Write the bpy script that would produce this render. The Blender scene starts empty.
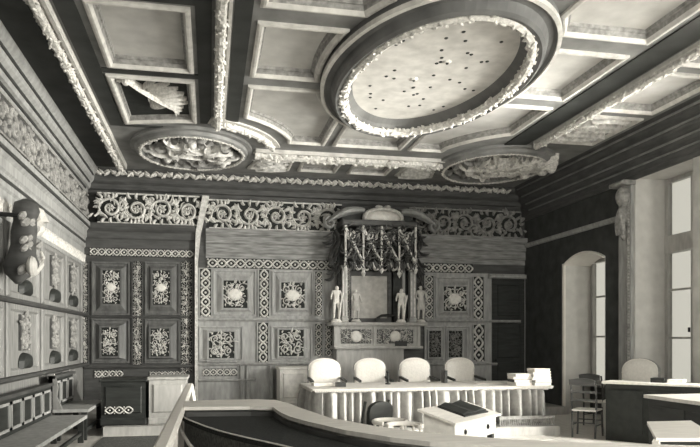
import bpy, bmesh, math, random
from mathutils import Vector, Matrix
random.seed(7)
PI = math.pi
C = bpy.context.scene.collection
V = Vector

# ------------------------------------------------------------------ camera model (level camera, rising front)
FPX, VPX, HY, EYE = 680.0, 210.0, 339.0, 1.6
YAW = math.atan((350 - VPX) / FPX)
cY, sY = math.cos(YAW), math.sin(YAW)
def ray(px, py):
    r = (px - 350) / FPX; z = (HY - py) / FPX
    return (r * cY + sY, cY - r * sY, z)
def onZ(px, py, Z):
    x, y, z = ray(px, py); t = (Z - EYE) / z
    return x * t, y * t
def onY(px, py, Y):
    x, y, z = ray(px, py); t = Y / y
    return x * t, EYE + z * t
def onX(px, py, X):
    x, y, z = ray(px, py); t = X / x
    return y * t, EYE + z * t

XL, XR, YB, ZC = -2.61, 7.5, 15.36, 5.21      # room shell: left, right, back wall, rib level of the ceiling
ZF = ZC + 0.2                                 # coffer floors

# ------------------------------------------------------------------ materials
def mat(name, col, rough=0.6, var=0.25, scale=6.0, bump=0.15, stretch=(1, 1, 1), metal=0.0, spec=0.3):
    m = bpy.data.materials.new(name); m.use_nodes = True
    nt = m.node_tree; nt.nodes.clear()
    out = nt.nodes.new('ShaderNodeOutputMaterial'); b = nt.nodes.new('ShaderNodeBsdfPrincipled')
    tc = nt.nodes.new('ShaderNodeTexCoord'); mp = nt.nodes.new('ShaderNodeMapping')
    mp.inputs['Scale'].default_value = stretch
    n = nt.nodes.new('ShaderNodeTexNoise'); n.inputs['Scale'].default_value = scale; n.inputs['Detail'].default_value = 6
    cr = nt.nodes.new('ShaderNodeValToRGB')
    cr.color_ramp.elements[0].position = 0.3; cr.color_ramp.elements[1].position = 0.7
    cr.color_ramp.elements[0].color = tuple(c * (1 - var) for c in col) + (1,)
    cr.color_ramp.elements[1].color = tuple(min(1, c * (1 + var)) for c in col) + (1,)
    bp = nt.nodes.new('ShaderNodeBump'); bp.inputs['Strength'].default_value = bump; bp.inputs['Distance'].default_value = 0.02
    L = nt.links.new
    L(tc.outputs['Object'], mp.inputs['Vector']); L(mp.outputs['Vector'], n.inputs['Vector'])
    L(n.outputs['Fac'], cr.inputs['Fac']); L(cr.outputs['Color'], b.inputs['Base Color'])
    L(n.outputs['Fac'], bp.inputs['Height']); L(bp.outputs['Normal'], b.inputs['Normal'])
    b.inputs['Roughness'].default_value = rough; b.inputs['Metallic'].default_value = metal
    b.inputs['Specular IOR Level'].default_value = spec
    L(b.outputs['BSDF'], out.inputs['Surface'])
    return m
def g(v, w=0.0):                               # near-neutral print tone, a touch warm when pale
    return (v * (1 + w), v, v * (0.975 - w))
M = dict(
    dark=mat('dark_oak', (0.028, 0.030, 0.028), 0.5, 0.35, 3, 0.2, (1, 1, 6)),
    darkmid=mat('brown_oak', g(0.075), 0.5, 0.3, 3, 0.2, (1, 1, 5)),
    arch=mat('streaked_moulding', g(0.24), 0.5, 0.45, 3, 0.2, (1, 1, 9)),
    mid=mat('oak_panel', g(0.34), 0.5, 0.22, 3, 0.2, (4, 4, 1)),
    light=mat('pale_oak', g(0.42, 0.02), 0.5, 0.15, 4, 0.15, (4, 4, 1)),
    carve=mat('carved_relief', g(0.58, 0.02), 0.55, 0.3, 14, 0.3),
    carvemid=mat('carved_relief_brown', g(0.27, 0.02), 0.55, 0.35, 14, 0.3),
    ground=mat('carving_ground', (0.022, 0.024, 0.022), 0.7, 0.3, 10, 0.2),  # near black, so the carved recesses carry their shade in the colour
    shield=mat('shield_plain', g(0.72, 0.03), 0.6, 0.12, 12, 0.1),
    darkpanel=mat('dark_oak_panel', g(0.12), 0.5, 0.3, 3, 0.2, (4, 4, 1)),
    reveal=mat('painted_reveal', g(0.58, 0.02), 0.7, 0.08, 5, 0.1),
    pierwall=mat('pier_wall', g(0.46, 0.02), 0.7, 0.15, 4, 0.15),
    leftline=mat('dark_left_moulding', g(0.05), 0.5, 0.3, 4, 0.2),
    leftwall=mat('pale_left_panelling', g(0.22, 0.01), 0.55, 0.25, 4, 0.2, (5, 5, 1)),
    rib=mat('ceiling_rib', g(0.22), 0.6, 0.3, 2.5, 0.2),
    ribdark=mat('ceiling_dark_band', (0.034, 0.036, 0.034), 0.6, 0.4, 2.5, 0.2),
    coffer=mat('coffer_panel', g(0.50, 0.02), 0.7, 0.14, 3, 0.15),
    ovalframe=mat('oval_frame_wood', g(0.13), 0.6, 0.3, 2.5, 0.2),
    edge=mat('coffer_moulding', g(0.55, 0.03), 0.6, 0.18, 8, 0.15),
    oval=mat('oval_panel', g(0.55, 0.03), 0.7, 0.16, 5, 0.2),
    garland=mat('garland', g(0.60, 0.03), 0.6, 0.3, 25, 0.3),
    plaster=mat('plaster', g(0.55, 0.03), 0.8, 0.08, 5, 0.1),
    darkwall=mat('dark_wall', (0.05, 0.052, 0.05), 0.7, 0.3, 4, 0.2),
    white=mat('white_paint', g(0.78, 0.04), 0.5, 0.06, 6, 0.05),
    fabric=mat('white_upholstery', g(0.70, 0.04), 0.9, 0.06, 30, 0.25),
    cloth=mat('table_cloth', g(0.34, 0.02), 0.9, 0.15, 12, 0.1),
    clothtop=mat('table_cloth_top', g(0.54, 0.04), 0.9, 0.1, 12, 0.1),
    baize=mat('dark_baize', (0.024, 0.026, 0.025), 0.95, 0.6, 60, 0.5),
    rim=mat('pale_rim', g(0.70, 0.04), 0.5, 0.1, 4, 0.1, (1, 6, 1)),
    floor=mat('floorboards', g(0.55, 0.04), 0.6, 0.12, 3, 0.1, (5, 1, 1)),
    carpet=mat('carpet', (0.11, 0.112, 0.105), 0.95, 0.45, 40, 0.5),
    paper=mat('paper', g(0.80, 0.05), 0.9, 0.08, 20, 0.1),
    blackobj=mat('black_object', (0.02, 0.021, 0.02), 0.4, 0.3, 8, 0.1),
    stone=mat('pale_stone', g(0.5, 0.03), 0.7, 0.18, 9, 0.2),
    statue=mat('statue_pale', g(0.75, 0.03), 0.6, 0.12, 14, 0.15),
    iron=mat('dark_iron', (0.03, 0.03, 0.03), 0.4, 0.2, 8, 0.1, metal=0.4),
)
def glass_mat():
    m = bpy.data.materials.new('window_glass'); m.use_nodes = True
    nt = m.node_tree; nt.nodes.clear()
    o = nt.nodes.new('ShaderNodeOutputMaterial'); mx = nt.nodes.new('ShaderNodeMixShader')
    t = nt.nodes.new('ShaderNodeBsdfTransparent'); gl = nt.nodes.new('ShaderNodeBsdfGlossy')
    t.inputs['Color'].default_value = (0.92, 0.92, 0.90, 1); gl.inputs['Roughness'].default_value = 0.05
    mx.inputs['Fac'].default_value = 0.06
    nt.links.new(t.outputs[0], mx.inputs[1]); nt.links.new(gl.outputs[0], mx.inputs[2]); nt.links.new(mx.outputs[0], o.inputs['Surface'])
    return m
M['glass'] = glass_mat()

# ------------------------------------------------------------------ frames: (a,b,c) = along, up, out of the surface
class Frame:
    def __init__(s, o, u, v, n): s.o, s.u, s.v, s.n = V(o), V(u), V(v), V(n)
    def p(s, a, b, c=0.0): return s.o + s.u * a + s.v * b + s.n * c
    def shifted(s, c): return Frame(s.o + s.n * c, s.u, s.v, s.n)
W = Frame((0, 0, 0), (1, 0, 0), (0, 1, 0), (0, 0, 1))
FB = Frame((0, YB, 0), (1, 0, 0), (0, 0, 1), (0, -1, 0))       # back wall
FL = Frame((XL, 0, 0), (0, 1, 0), (0, 0, 1), (1, 0, 0))        # left wall
FR = Frame((XR, 0, 0), (0, 1, 0), (0, 0, 1), (-1, 0, 0))       # right wall
FC = Frame((0, 0, ZC), (1, 0, 0), (0, 1, 0), (0, 0, -1))       # ceiling, looking up

def wloc(o):
    t = V((0, 0, 0))
    while o is not None: t += o.location; o = o.parent
    return t

class MB:
    def __init__(s): s.v, s.f = [], []
    def add(s, vs, fs):
        k = len(s.v); s.v += [V(x) for x in vs]; s.f += [tuple(i + k for i in f) for f in fs]; return s
    def box(s, a0, a1, b0, b1, c0, c1, F=W, bev=0.0):
        P = F.p
        if bev <= 0:
            return s.add([P(a, b, c) for c in (c0, c1) for b in (b0, b1) for a in (a0, a1)],
                         [(0, 1, 3, 2), (4, 6, 7, 5), (0, 4, 5, 1), (2, 3, 7, 6), (0, 2, 6, 4), (1, 5, 7, 3)])
        # chamfer on the outer (c1) face
        q = [P(a0, b0, c0), P(a1, b0, c0), P(a1, b1, c0), P(a0, b1, c0),
             P(a0, b0, c1 - bev), P(a1, b0, c1 - bev), P(a1, b1, c1 - bev), P(a0, b1, c1 - bev),
             P(a0 + bev, b0 + bev, c1), P(a1 - bev, b0 + bev, c1), P(a1 - bev, b1 - bev, c1), P(a0 + bev, b1 - bev, c1)]
        fs = [(3, 2, 1, 0), (8, 9, 10, 11)]
        for i in range(4):
            j = (i + 1) % 4; fs += [(i, j, j + 4, i + 4), (i + 4, j + 4, j + 8, i + 8)]
        return s.add(q, fs)
    def prism(s, poly, c0, c1, F=W):
        n = len(poly)
        vs = [F.p(a, b, c0) for a, b in poly] + [F.p(a, b, c1) for a, b in poly]
        return s.add(vs, [tuple(range(n))[::-1], tuple(range(n, 2 * n))] + [(i, (i + 1) % n, n + (i + 1) % n, n + i) for i in range(n)])
    def loft(s, rings, closed=True, cap=True):
        n = len(rings[0]); k = []
        fs = []
        vs = [p for r in rings for p in r]
        for j in range(len(rings) - 1):
            for i in range(n if closed else n - 1):
                a, b = j * n + i, j * n + (i + 1) % n
                fs.append((a, b, b + n, a + n))
        if cap and closed:
            fs += [tuple(range(n))[::-1], tuple(range((len(rings) - 1) * n, len(rings) * n))]
        return s.add(vs, fs)
    def profile(s, prof, a0, a1, F, mode='a'):
        """sweep a closed (out, up) profile along the frame's first axis"""
        r0 = [F.p(a0, z, c) for c, z in prof]; r1 = [F.p(a1, z, c) for c, z in prof]
        return s.loft([r0, r1])
    def tube(s, path, r, n=8, cap=True):
        path = [V(p) for p in path]; rings = []
        up = V((0.13, 0.21, 0.97))
        for i, p in enumerate(path):
            t = (path[min(i + 1, len(path) - 1)] - path[max(i - 1, 0)]).normalized()
            a = t.cross(up)
            if a.length < 1e-3: a = t.cross(V((1, 0, 0)))
            a.normalize(); b = t.cross(a)
            rr = r(i / (len(path) - 1)) if callable(r) else r
            rings.append([p + (a * math.cos(2 * PI * k / n) + b * math.sin(2 * PI * k / n)) * rr for k in range(n)])
        return s.loft(rings, True, cap)
    def bar(s, p, q, w, h=None):
        """square bar from p to q"""
        p, q = V(p), V(q); h = h or w
        t = (q - p).normalized(); a = t.cross(V((0, 0, 1)))
        if a.length < 1e-3: a = V((1, 0, 0))
        a.normalize(); b = a.cross(t)
        R = lambda c: [c + a * w / 2 + b * h / 2, c - a * w / 2 + b * h / 2, c - a * w / 2 - b * h / 2, c + a * w / 2 - b * h / 2]
        return s.loft([R(p), R(q)])
    def lathe(s, c, prof, n=14, axis=V((0, 0, 1))):
        c = V(c); rings = []
        for r, z in prof:
            rings.append([c + V((r * math.cos(2 * PI * k / n), r * math.sin(2 * PI * k / n), z)) for k in range(n)])
        return s.loft(rings)
    def blob(s, c, ax, ay, az, n=6, m=4):
        c = V(c); ax, ay, az = V(ax), V(ay), V(az)
        vs = [c + az]; fs = []
        for j in range(1, m):
            th = PI * j / m
            for k in range(n):
                ph = 2 * PI * k / n
                vs.append(c + az * math.cos(th) + (ax * math.cos(ph) + ay * math.sin(ph)) * math.sin(th))
        vs.append(c - az)
        for k in range(n):
            fs.append((0, 1 + k, 1 + (k + 1) % n))
            for j in range(m - 2):
                a = 1 + j * n
                fs.append((a + k, a + n + k, a + n + (k + 1) % n, a + (k + 1) % n))
            a = 1 + (m - 2) * n
            fs.append((a + k, len(vs) - 1, a + (k + 1) % n))
        return s.add(vs, fs)
    def fblob(s, F, a, b, c, ra, rb, rc, n=8, m=5):
        return s.blob(F.p(a, b, c), F.u * ra, F.v * rb, F.n * rc, n, m)
    def ridge(s, pts, w, h, F, c0=0.0, taper=True):
        """raised carved stroke: polyline pts (a,b), half width w, height h, on a frame"""
        n = len(pts); rings = []
        for i, (a, b) in enumerate(pts):
            a0, b0 = pts[max(i - 1, 0)]; a1, b1 = pts[min(i + 1, n - 1)]
            dx, dy = a1 - a0, b1 - b0; l = math.hypot(dx, dy) or 1
            nx, ny = -dy / l, dx / l; t = i / (n - 1)
            k = (0.25 + 0.75 * math.sin(PI * min(1, 0.12 + 0.88 * t)) ** 0.6) if taper else 1
            if taper == 'leaf': k = 0.08 + math.sin(PI * t) ** 0.8
            ww = w * k; hh = h * (0.45 + 0.55 * k)
            rings.append([F.p(a + nx * ww * q, b + ny * ww * q, c0 + hh * e) for q, e in ((-1, -0.12), (-0.62, 0.7), (0, 1), (0.62, 0.7), (1, -0.12))])
        return s.loft(rings, True, True)
    def build(s, name, m, parent=None, rel=True, smooth=False):
        me = bpy.data.meshes.new(name)
        if parent is not None and rel: off = wloc(parent)
        elif parent is None:
            xs = [v.x for v in s.v]; ys = [v.y for v in s.v]; zs = [v.z for v in s.v]
            off = V(((min(xs) + max(xs)) / 2, (min(ys) + max(ys)) / 2, min(zs)))
        else: off = V((0, 0, 0))
        me.from_pydata([tuple(v - off) for v in s.v], [], s.f)
        bm = bmesh.new(); bm.from_mesh(me); bmesh.ops.recalc_face_normals(bm, faces=bm.faces); bm.to_mesh(me); bm.free()
        me.materials.append(m if not isinstance(m, str) else M[m])
        if smooth: me.polygons.foreach_set('use_smooth', [True] * len(me.polygons))
        o = bpy.data.objects.new(name, me); C.objects.link(o)
        if parent is not None: o.parent = parent
        else: o.location = off
        return o

def tag(o, label, cat, group=None, kind=None):
    o['label'] = label; o['category'] = cat
    if group: o['group'] = group
    if kind: o['kind'] = kind
    return o
def thing(name, loc, label, cat, rz=0.0, group=None):
    o = bpy.data.objects.new(name, None); C.objects.link(o)
    o.location = loc; o.rotation_euler = (0, 0, rz); o.empty_display_size = 0.1
    return tag(o, label, cat, group)
def struct(o): o['kind'] = 'structure'; return o
def copy_tree(o, parent=None):
    c = o.copy(); C.objects.link(c); c.parent = parent
    for ch in list(o.children): copy_tree(ch, c)
    return c

# ------------------------------------------------------------------ carving motifs (strokes on a frame)
def spiral(cx, cy, r0, r1, turns, a0, d=1, n=26):
    out = []
    for i in range(n):
        t = i / (n - 1); r = r0 + (r1 - r0) * t ** 0.8; a = a0 + d * 2 * PI * turns * t
        out.append((cx + r * math.cos(a), cy + r * math.sin(a)))
    return out
def leafpts(x, y, ang, ln, curl, n=7):
    out = []; a = ang
    for i in range(n):
        out.append((x, y)); x += ln / (n - 1) * math.cos(a); y += ln / (n - 1) * math.sin(a); a += curl / (n - 1)
    return out
def scroll_frieze(mb, F, a0, a1, b0, b1, n, h=0.05, c0=0.0, rnd=None):
    """running acanthus scrolls"""
    rnd = rnd or random
    H = b1 - b0; w = (a1 - a0) / n; bm_ = (b0 + b1) / 2
    for i in range(n):
        cx = a0 + (i + 0.5) * w; sg = 1 if i % 2 == 0 else -1; R = min(0.42 * H, 0.46 * w)
        st = PI if True else 0
        mb.ridge([(cx - w * 0.62, bm_ - sg * R * 0.75), (cx - w * 0.5, bm_ - sg * R * 0.55), (cx - w * 0.42, bm_ - sg * R * .2)] + spiral(cx, bm_, R, R * 0.2, 1.5, PI, -sg), H * 0.06, h, F, c0)
        for k in range(15):
            a = PI - sg * (0.2 + k * 0.55); rr = R * (1.0 if k % 2 else 0.8)
            mb.ridge(leafpts(cx + rr * math.cos(a), bm_ + rr * math.sin(a), a - sg * 0.9, R * (0.5 + 0.25 * rnd.random()), sg * 2.0), H * 0.06, h * 0.9, F, c0, 'leaf')
        for k in range(6):
            a = k * PI / 3
            mb.ridge(leafpts(cx, bm_, a, R * 0.38, 0.5, 5), H * 0.04, h * 1.1, F, c0, 'leaf')
        for sx in (-0.5, 0.5):
            for q in (-1, 1):
                mb.ridge(leafpts(cx + sx * w, bm_ + q * H * 0.08, q * PI / 2 + rnd.uniform(-.5, .5), H * 0.36, rnd.uniform(-1.4, 1.4)), H * 0.07, h * 0.8, F, c0, 'leaf')
                for e in (-.16, .16): mb.ridge(leafpts(cx + sx * w + e * w, bm_ + q * H * .2, q * PI / 2 + e * 6, H * 0.27, rnd.uniform(-1.8, 1.8)), H * 0.05, h * 0.8, F, c0, 'leaf')
def lattice(mb, F, a0, a1, b0, b1, vertical=True, h=0.025, c0=0.0, aspect=1.0):
    """interlaced strapwork strip with a rosette in every loop"""
    if vertical: L, wd = b1 - b0, a1 - a0
    else: L, wd = a1 - a0, b1 - b0
    n = max(2, round(L / (wd * 0.9 * aspect))); st = L / n
    P = (lambda s, t: (a0 + wd * (0.5 + t), b0 + s)) if vertical else (lambda s, t: (a0 + s, b0 + wd * (0.5 + t)))
    m = n * 8
    for q in (1, -1):
        mb.ridge([P(L * i / m, q * 0.36 * math.sin(PI * i / 8)) for i in range(m + 1)], wd * 0.10, h, F, c0, False)
    for i in range(n):
        s = (i + 0.5) * st; x, y = P(s, 0)
        mb.fblob(F, x, y, c0, wd * 0.13, wd * 0.13, h * 1.1, 6, 4)
        for t in (-0.36, 0.36):
            x, y = P(i * st + 0.02 * st, t)
            mb.fblob(F, x, y, c0, wd * 0.1, wd * 0.1, h * 0.8, 6, 4)
def arabesque(mb, F, a0, a1, b0, b1, h=0.03, c0=0.0, rnd=None, hole=0.0):
    rnd = rnd or random
    w, H = a1 - a0, b1 - b0; ca, cb = (a0 + a1) / 2, (b0 + b1) / 2; S = min(w, H)
    ny = max(2, round(H / (w * 0.55)))
    for sx in (-1, 1):
        for j in range(ny):
            y = b0 + (j + 0.5) * H / ny; x = ca + sx * w * 0.28; R = min(w * 0.2, H / ny * 0.42)
            d = sx * (1 if j % 2 else -1)
            mb.ridge(spiral(x, y, R, R * 0.2, 1.4, PI / 2 * d, d, 18), S * 0.032, h, F, c0)
            for k in range(5):
                a = k * 1.25 + j
                mb.ridge(leafpts(x + R * math.cos(a), y + R * math.sin(a), a + 0.7 * d, R * 0.75, d, 5), S * 0.035, h * .9, F, c0, 'leaf')
    for j in range(ny * 2 + 1):
        y = b0 + (j + 0.25) * H / (ny * 2 + 0.5)
        if abs(y - cb) < hole * H: continue
        mb.ridge(leafpts(ca, y - S * .05, PI / 2 + rnd.uniform(-.3, .3), H / ny * 0.5, rnd.uniform(-.6, .6), 5), S * 0.05, h, F, c0, 'leaf')
def foliage(mb, F, a0, a1, b0, b1, n, ln, wd, h, c0=0.0, rnd=None):
    rnd = rnd or random
    for _ in range(n):
        mb.ridge(leafpts(rnd.uniform(a0, a1), rnd.uniform(b0, b1), rnd.uniform(0, 2 * PI), ln * rnd.uniform(.6, 1.2), rnd.uniform(-2.5, 2.5)), wd, h * rnd.uniform(.6, 1.2), F, c0, 'leaf')
def eggs(mb, F, a0, a1, b, r, h, c0=0.0, step=None):
    step = step or 2.1 * r; n = int((a1 - a0) / step)
    for i in range(n):
        a = a0 + (i + .5) * (a1 - a0) / n
        mb.fblob(F, a, b, c0, r * 0.8, r, h, 6, 4)
def leafrow(mb, F, a0, a1, b0, b1, h, c0=0.0, step=0.1):
    n = int((a1 - a0) / step)
    for i in range(n):
        a = a0 + (i + .5) * (a1 - a0) / n; k = 1 if i % 2 else -1
        mb.ridge(leafpts(a - step * .4, b0 if k > 0 else b1, k * 1.0, (b1 - b0) * 1.15, -k * 0.8, 6), step * 0.32, h, F, c0, 'leaf')
def garland_path(mb, pts, r, rnd, dens=1.0):
    """leafy rope: core tube plus leaves and fruit along a 3-D path"""
    pts = [V(p) for p in pts]
    mb.tube(pts, r * 0.62, 7)
    for i in range(len(pts) - 1):
        p, q = pts[i], pts[i + 1]; t = (q - p); L = t.length
        if L < 1e-5: continue
        t.normalize(); a = t.cross(V((0, 0, 1)))
        if a.length < 1e-3: a = V((1, 0, 0))
        a.normalize(); b = a.cross(t)
        n = max(1, int(L / (r * 0.42) * dens + rnd.random()))
        for _ in range(n):
            s = rnd.random() * L; th = rnd.uniform(0, 2 * PI)
            o = (a * math.cos(th) + b * math.sin(th))
            d1 = (t * rnd.uniform(.3, 1) + o * rnd.uniform(-.2, .9) + t.cross(o) * rnd.uniform(-.8, .8)).normalized()
            d2 = d1.cross(o)
            if d2.length < 1e-3: continue
            d2.normalize(); d3 = d1.cross(d2)
            mb.blob(p + t * s + o * r * 0.62, d1 * r * rnd.uniform(.4, .65), d2 * r * rnd.uniform(.2, .35), d3 * r * .2, 5, 4)
def ellipse(cx, cy, a, b, n=72): return [(cx + a * math.cos(2 * PI * i / n), cy + b * math.sin(2 * PI * i / n)) for i in range(n)]
def dome(mb, outline, F, c0, h, rings=5, edge=0.0):
    """puffed cushion / bulging field on an outline"""
    n = len(outline); ca = sum(p[0] for p in outline) / n; cb = sum(p[1] for p in outline) / n
    R = [[F.p(a, b, c0) for a, b in outline]]
    for j in range(rings):
        t = 1 - j / rings
        z = c0 + edge + h * math.sqrt(max(0, 1 - t * t)) if j else c0 + edge + h * 0.12
        R.append([F.p(ca + (a - ca) * (t if j else 0.995), cb + (b - cb) * (t if j else 0.995), z) for a, b in outline])
    mb.loft(R, True, True)
    return mb

# ================================================================== SETTING
# ---- floor and dais
o = struct(MB().box(XL - .2, XR + 1.0, -1.5, YB + .2, -0.1, 0).build('floor', 'floor'))
DZ = 0.15
dais = [(-1.72, 11.75), (0.8, 11.75), (0.8, 10.4), (5.72, 10.4), (5.72, 13.2), (XR - .02, 13.2), (XR - .02, YB - .01), (XL + .01, YB - .01), (XL + .01, 13.1), (-1.72, 13.1)]
b = MB().prism(dais, 0.0, DZ)
o = struct(b.build('trim_dais', 'light'))
# ---- walls
struct(MB().box(XL - .2, XR + .2, YB, YB + .2, 0, ZF + .2).build('wall_back', 'darkmid'))
struct(MB().box(XL - .2, XL, -1.5, YB, 0, ZF + .2).build('wall_left', 'leftwall'))
# right wall: thick, with deep window niches
ND = 0.67
niches = [(11.90, 13.42, 3.20, 'arch', 0.0), (9.45, 10.96, 4.5, 'flat', 0.0), (7.0, 8.51, 4.5, 'flat', 0.0), (4.55, 6.06, 4.5, 'flat', 0.0), (2.1, 3.61, 4.5, 'flat', 0.0), (-0.35, 1.16, 4.5, 'flat', 0.0)]
def arch_pts(y0, y1, z, rise, n=12):
    return [(y0 + (y1 - y0) * i / n, z + rise * (1 - (2 * i / n - 1) ** 2)) for i in range(n + 1)]
b = MB(); bp = MB()
edges = [-1.5] + [e for nn in sorted(niches) for e in (nn[0], nn[1])] + [YB]
for i in range(0, len(edges), 2):
    b.box(edges[i], edges[i + 1], 0, ZF + .2, -ND, 0, FR)
b.box(8.56, 9.4, 0, ZF + .2, -ND - .9, -ND, FR)                # unseen fin added outside to block stray light from the window lamp
for y0, y1, zt, kind, z0 in niches:
    if kind == 'arch':
        b.prism([(y0, ZF + .2)] + arch_pts(y0, y1, zt, 0.17) + [(y1, ZF + .2)], -ND, 0, FR)
    else:
        b.box(y0, y1, zt, ZF + .2, -ND, 0, FR)
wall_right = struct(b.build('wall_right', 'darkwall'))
fw = [(2.0, 3.5), (4.4, 5.9)]                                    # windows in the wall behind the camera
wf = MB(); xs = [XL - .2, 2.0, 3.5, 4.4, 5.9, XR + .2]
for i in (0, 2, 4): wf.box(xs[i], xs[i + 1], -1.7, -1.5, 0, ZF + .2)
for a0, a1 in fw: wf.box(a0, a1, -1.7, -1.5, 0, .9).box(a0, a1, -1.7, -1.5, 4.5, ZF + .2)
struct(wf.build('wall_front', 'darkmid'))
for k, (a0, a1) in enumerate(fw):
    f = MB().box(a0, a0 + .08, -1.66, -1.56, .9, 4.5).box(a1 - .08, a1, -1.66, -1.56, .9, 4.5).box((a0 + a1) / 2 - .05, (a0 + a1) / 2 + .05, -1.66, -1.56, .9, 4.5).box(a0, a1, -1.66, -1.56, .9, 1.0).box(a0, a1, -1.66, -1.56, 4.4, 4.5).box(a0, a1, -1.65, -1.57, 3.2, 3.3)
    w = struct(f.build('window_%d' % (7 + k), 'light'))
    MB().box(a0 + .08, a1 - .08, -1.615, -1.605, 1.0, 4.4).build('pane', 'glass', w)
# lighter face of the pier and of the wall above the near windows
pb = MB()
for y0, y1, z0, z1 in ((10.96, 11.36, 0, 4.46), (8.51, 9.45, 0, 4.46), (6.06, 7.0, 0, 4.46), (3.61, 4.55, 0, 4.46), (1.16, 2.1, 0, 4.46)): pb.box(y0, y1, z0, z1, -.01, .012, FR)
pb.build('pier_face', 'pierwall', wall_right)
# pale plaster reveals lining each niche (part of the wall)
for y0, y1, zt, kind, z0 in niches:
    r = MB()
    r.box(y0, y0 + .012, 0, zt, -ND, 0.004, FR); r.box(y1 - .012, y1, 0, zt, -ND, 0.004, FR)
    if kind == 'arch':
        up = arch_pts(y0, y1, zt, 0.17); dn = [(a, z - .012) for a, z in up][::-1]
        r.prism(up + dn, -ND, 0.03, FR)
        pass
    else:
        r.box(y0, y1, zt - .012, zt, -ND, 0.004, FR)
    r.build('niche_reveal', 'reveal', wall_right)
    if kind == 'arch':
        up = arch_pts(y0, y1, zt + .01, 0.18); dn = [(a, z - .035) for a, z in up][::-1]
        q_ = MB().prism(up + dn, -ND, 0.05, FR); q_.box(y1 - .02, y1 + .05, 0.1, zt + .02, 0.0, 0.05, FR)
        q_.build('niche_architrave', 'white', wall_right)
# ---- windows at the back of each niche
for k, (y0, y1, zt, kind, z0) in enumerate(niches):
    zs = 0.72; top = zt + (0.1 if kind == 'arch' else -0.02)
    f = MB(); FW = FR.shifted(-ND + .03)
    f.box(y0, y1, zs - .08, zs, -.04, .06, FW)                 # bottom rail
    f.box(y0, y1, top - .07, top, -.04, .04, FW)
    for a in (y0 + .01, y1 - .1): f.box(a, a + .09, zs, top, -.04, .05, FW)
    ym = (y0 + y1) / 2
    f.box(ym - .06, ym + .06, zs, top, -.04, .05, FW)
    tr = 3.3 if kind == 'flat' else None
    if tr: f.box(y0, y1, tr - .16, tr + .16, -.04, .06, FW)
    bars = [1.62, 2.48] if kind == 'flat' else [1.65, 2.5]
    for zb in bars: f.box(y0 + .05, y1 - .05, zb - .018, zb + .018, -.02, .025, FW)
    w = struct(f.build('window_%d' % (k + 1), 'light' if k < 2 else 'light'))
    for a0, a1 in ((y0 + .1, ym - .06), (ym + .06, y1 - .1)):
        MB().box(a0, a1, zs, top - .07, -.006, 0.0, FW).build('pane', 'glass', w)
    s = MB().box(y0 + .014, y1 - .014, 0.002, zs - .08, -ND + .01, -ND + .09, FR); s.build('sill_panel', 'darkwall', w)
    MB().box(y0 + .014, y1 - .014, zs - .12, zs - .08, -ND + .0, -ND + .30, FR).build('sill', 'mid', w)
# small iron window catch
MB().box(10.27, 10.30, 1.72, 1.80, 0, .03, FR.shifted(-ND + .08)).build('catch', 'iron', bpy.data.objects['window_2'])

# ================================================================== CEILING
def fill_plate(outer, holes, z, name, m, parent=None):
    bm = bmesh.new()
    for loop in [outer] + holes:
        vs = [bm.verts.new((a, b_, z)) for a, b_ in loop]
        for i in range(len(vs)): bm.edges.new((vs[i], vs[(i + 1) % len(vs)]))
    bmesh.ops.triangle_fill(bm, use_beauty=True, use_dissolve=False, edges=bm.edges[:])
    me = bpy.data.meshes.new(name); bm.to_mesh(me); bm.free()
    me.materials.append(M[m]); o = bpy.data.objects.new(name, me); C.objects.link(o)
    if parent: o.parent = parent
    return o
def offset(poly, d):
    """inward offset of a simple polygon"""
    n = len(poly); A = sum(poly[i][0] * poly[(i + 1) % n][1] - poly[(i + 1) % n][0] * poly[i][1] for i in range(n))
    sg = 1 if A > 0 else -1; out = []
    for i in range(n):
        p0, p1, p2 = V(poly[i - 1]), V(poly[i]), V(poly[(i + 1) % n])
        e0, e1 = (p1 - p0).normalized(), (p2 - p1).normalized()
        n0, n1 = V((-e0.y, e0.x)) * sg, V((-e1.y, e1.x)) * sg
        m = n0 + n1; l = m.length
        m = n0 if l < 1e-3 else m / l
        out.append(tuple(p1 + m * (d / max(0.35, m.dot(n0)))))
    return out
OX, OY = 2.9, 8.80
OUTA, OUTB = 1.42, 2.47                                         # outer edge of the oval frame
MX = 2.88
def ell_dx(y, a, b_): return a * math.sqrt(max(0, 1 - ((y - OY) / b_) ** 2))
def ell_arc(y0, y1, side, a=1.47, b_=2.50, n=12):
    return [(OX + side * ell_dx(y0 + (y1 - y0) * i / n, a, b_), y0 + (y1 - y0) * i / n) for i in range(n + 1)]
mir = lambda P: [(2 * MX - a, b_) for a, b_ in P][::-1]
C2 = [(.56, 9.36), (.56, 7.78)] + ell_arc(7.78, 9.36, -1)
C1 = [(.56, 7.36), (.56, 5.75)] + [(1.9, 5.75), (1.9, 6.4)] + ell_arc(6.95, 7.36, -1, n=5)
arc = [(-.33 + 1.90 * math.sin(t), 13.2 - 2.35 * math.cos(t)) for t in [math.radians(28 + 36 * i / 8) for i in range(9)]]
yb = OY + 2.50 * math.sqrt(1 - ((2.05 - OX) / 1.47) ** 2)
C3 = [(.56, 9.76), (.56, 11.1)] + arc + [(1.41, 12.42), (2.05, 12.42)]
C3 = C3 + ell_arc(yb, 9.76, -1)
def bx(x): return OY + 2.50 * math.sqrt(1 - ((x - OX) / 1.47) ** 2)
C5 = [(2.25, 12.42), (3.52, 12.42)] + [(x, bx(x)) for x in [3.52 - (3.52 - 2.25) * i / 8 for i in range(9)]]
coffers = [(C1, .2), (C2, .2), (C3, .2), (C5, .2), (mir(C1), .2), (mir(C2), .2), (mir(C3), .2)]
A1 = [(-1.30, 7.62), (-.24, 7.62), (-.24, 9.40), (-1.30, 9.40)]
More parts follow.
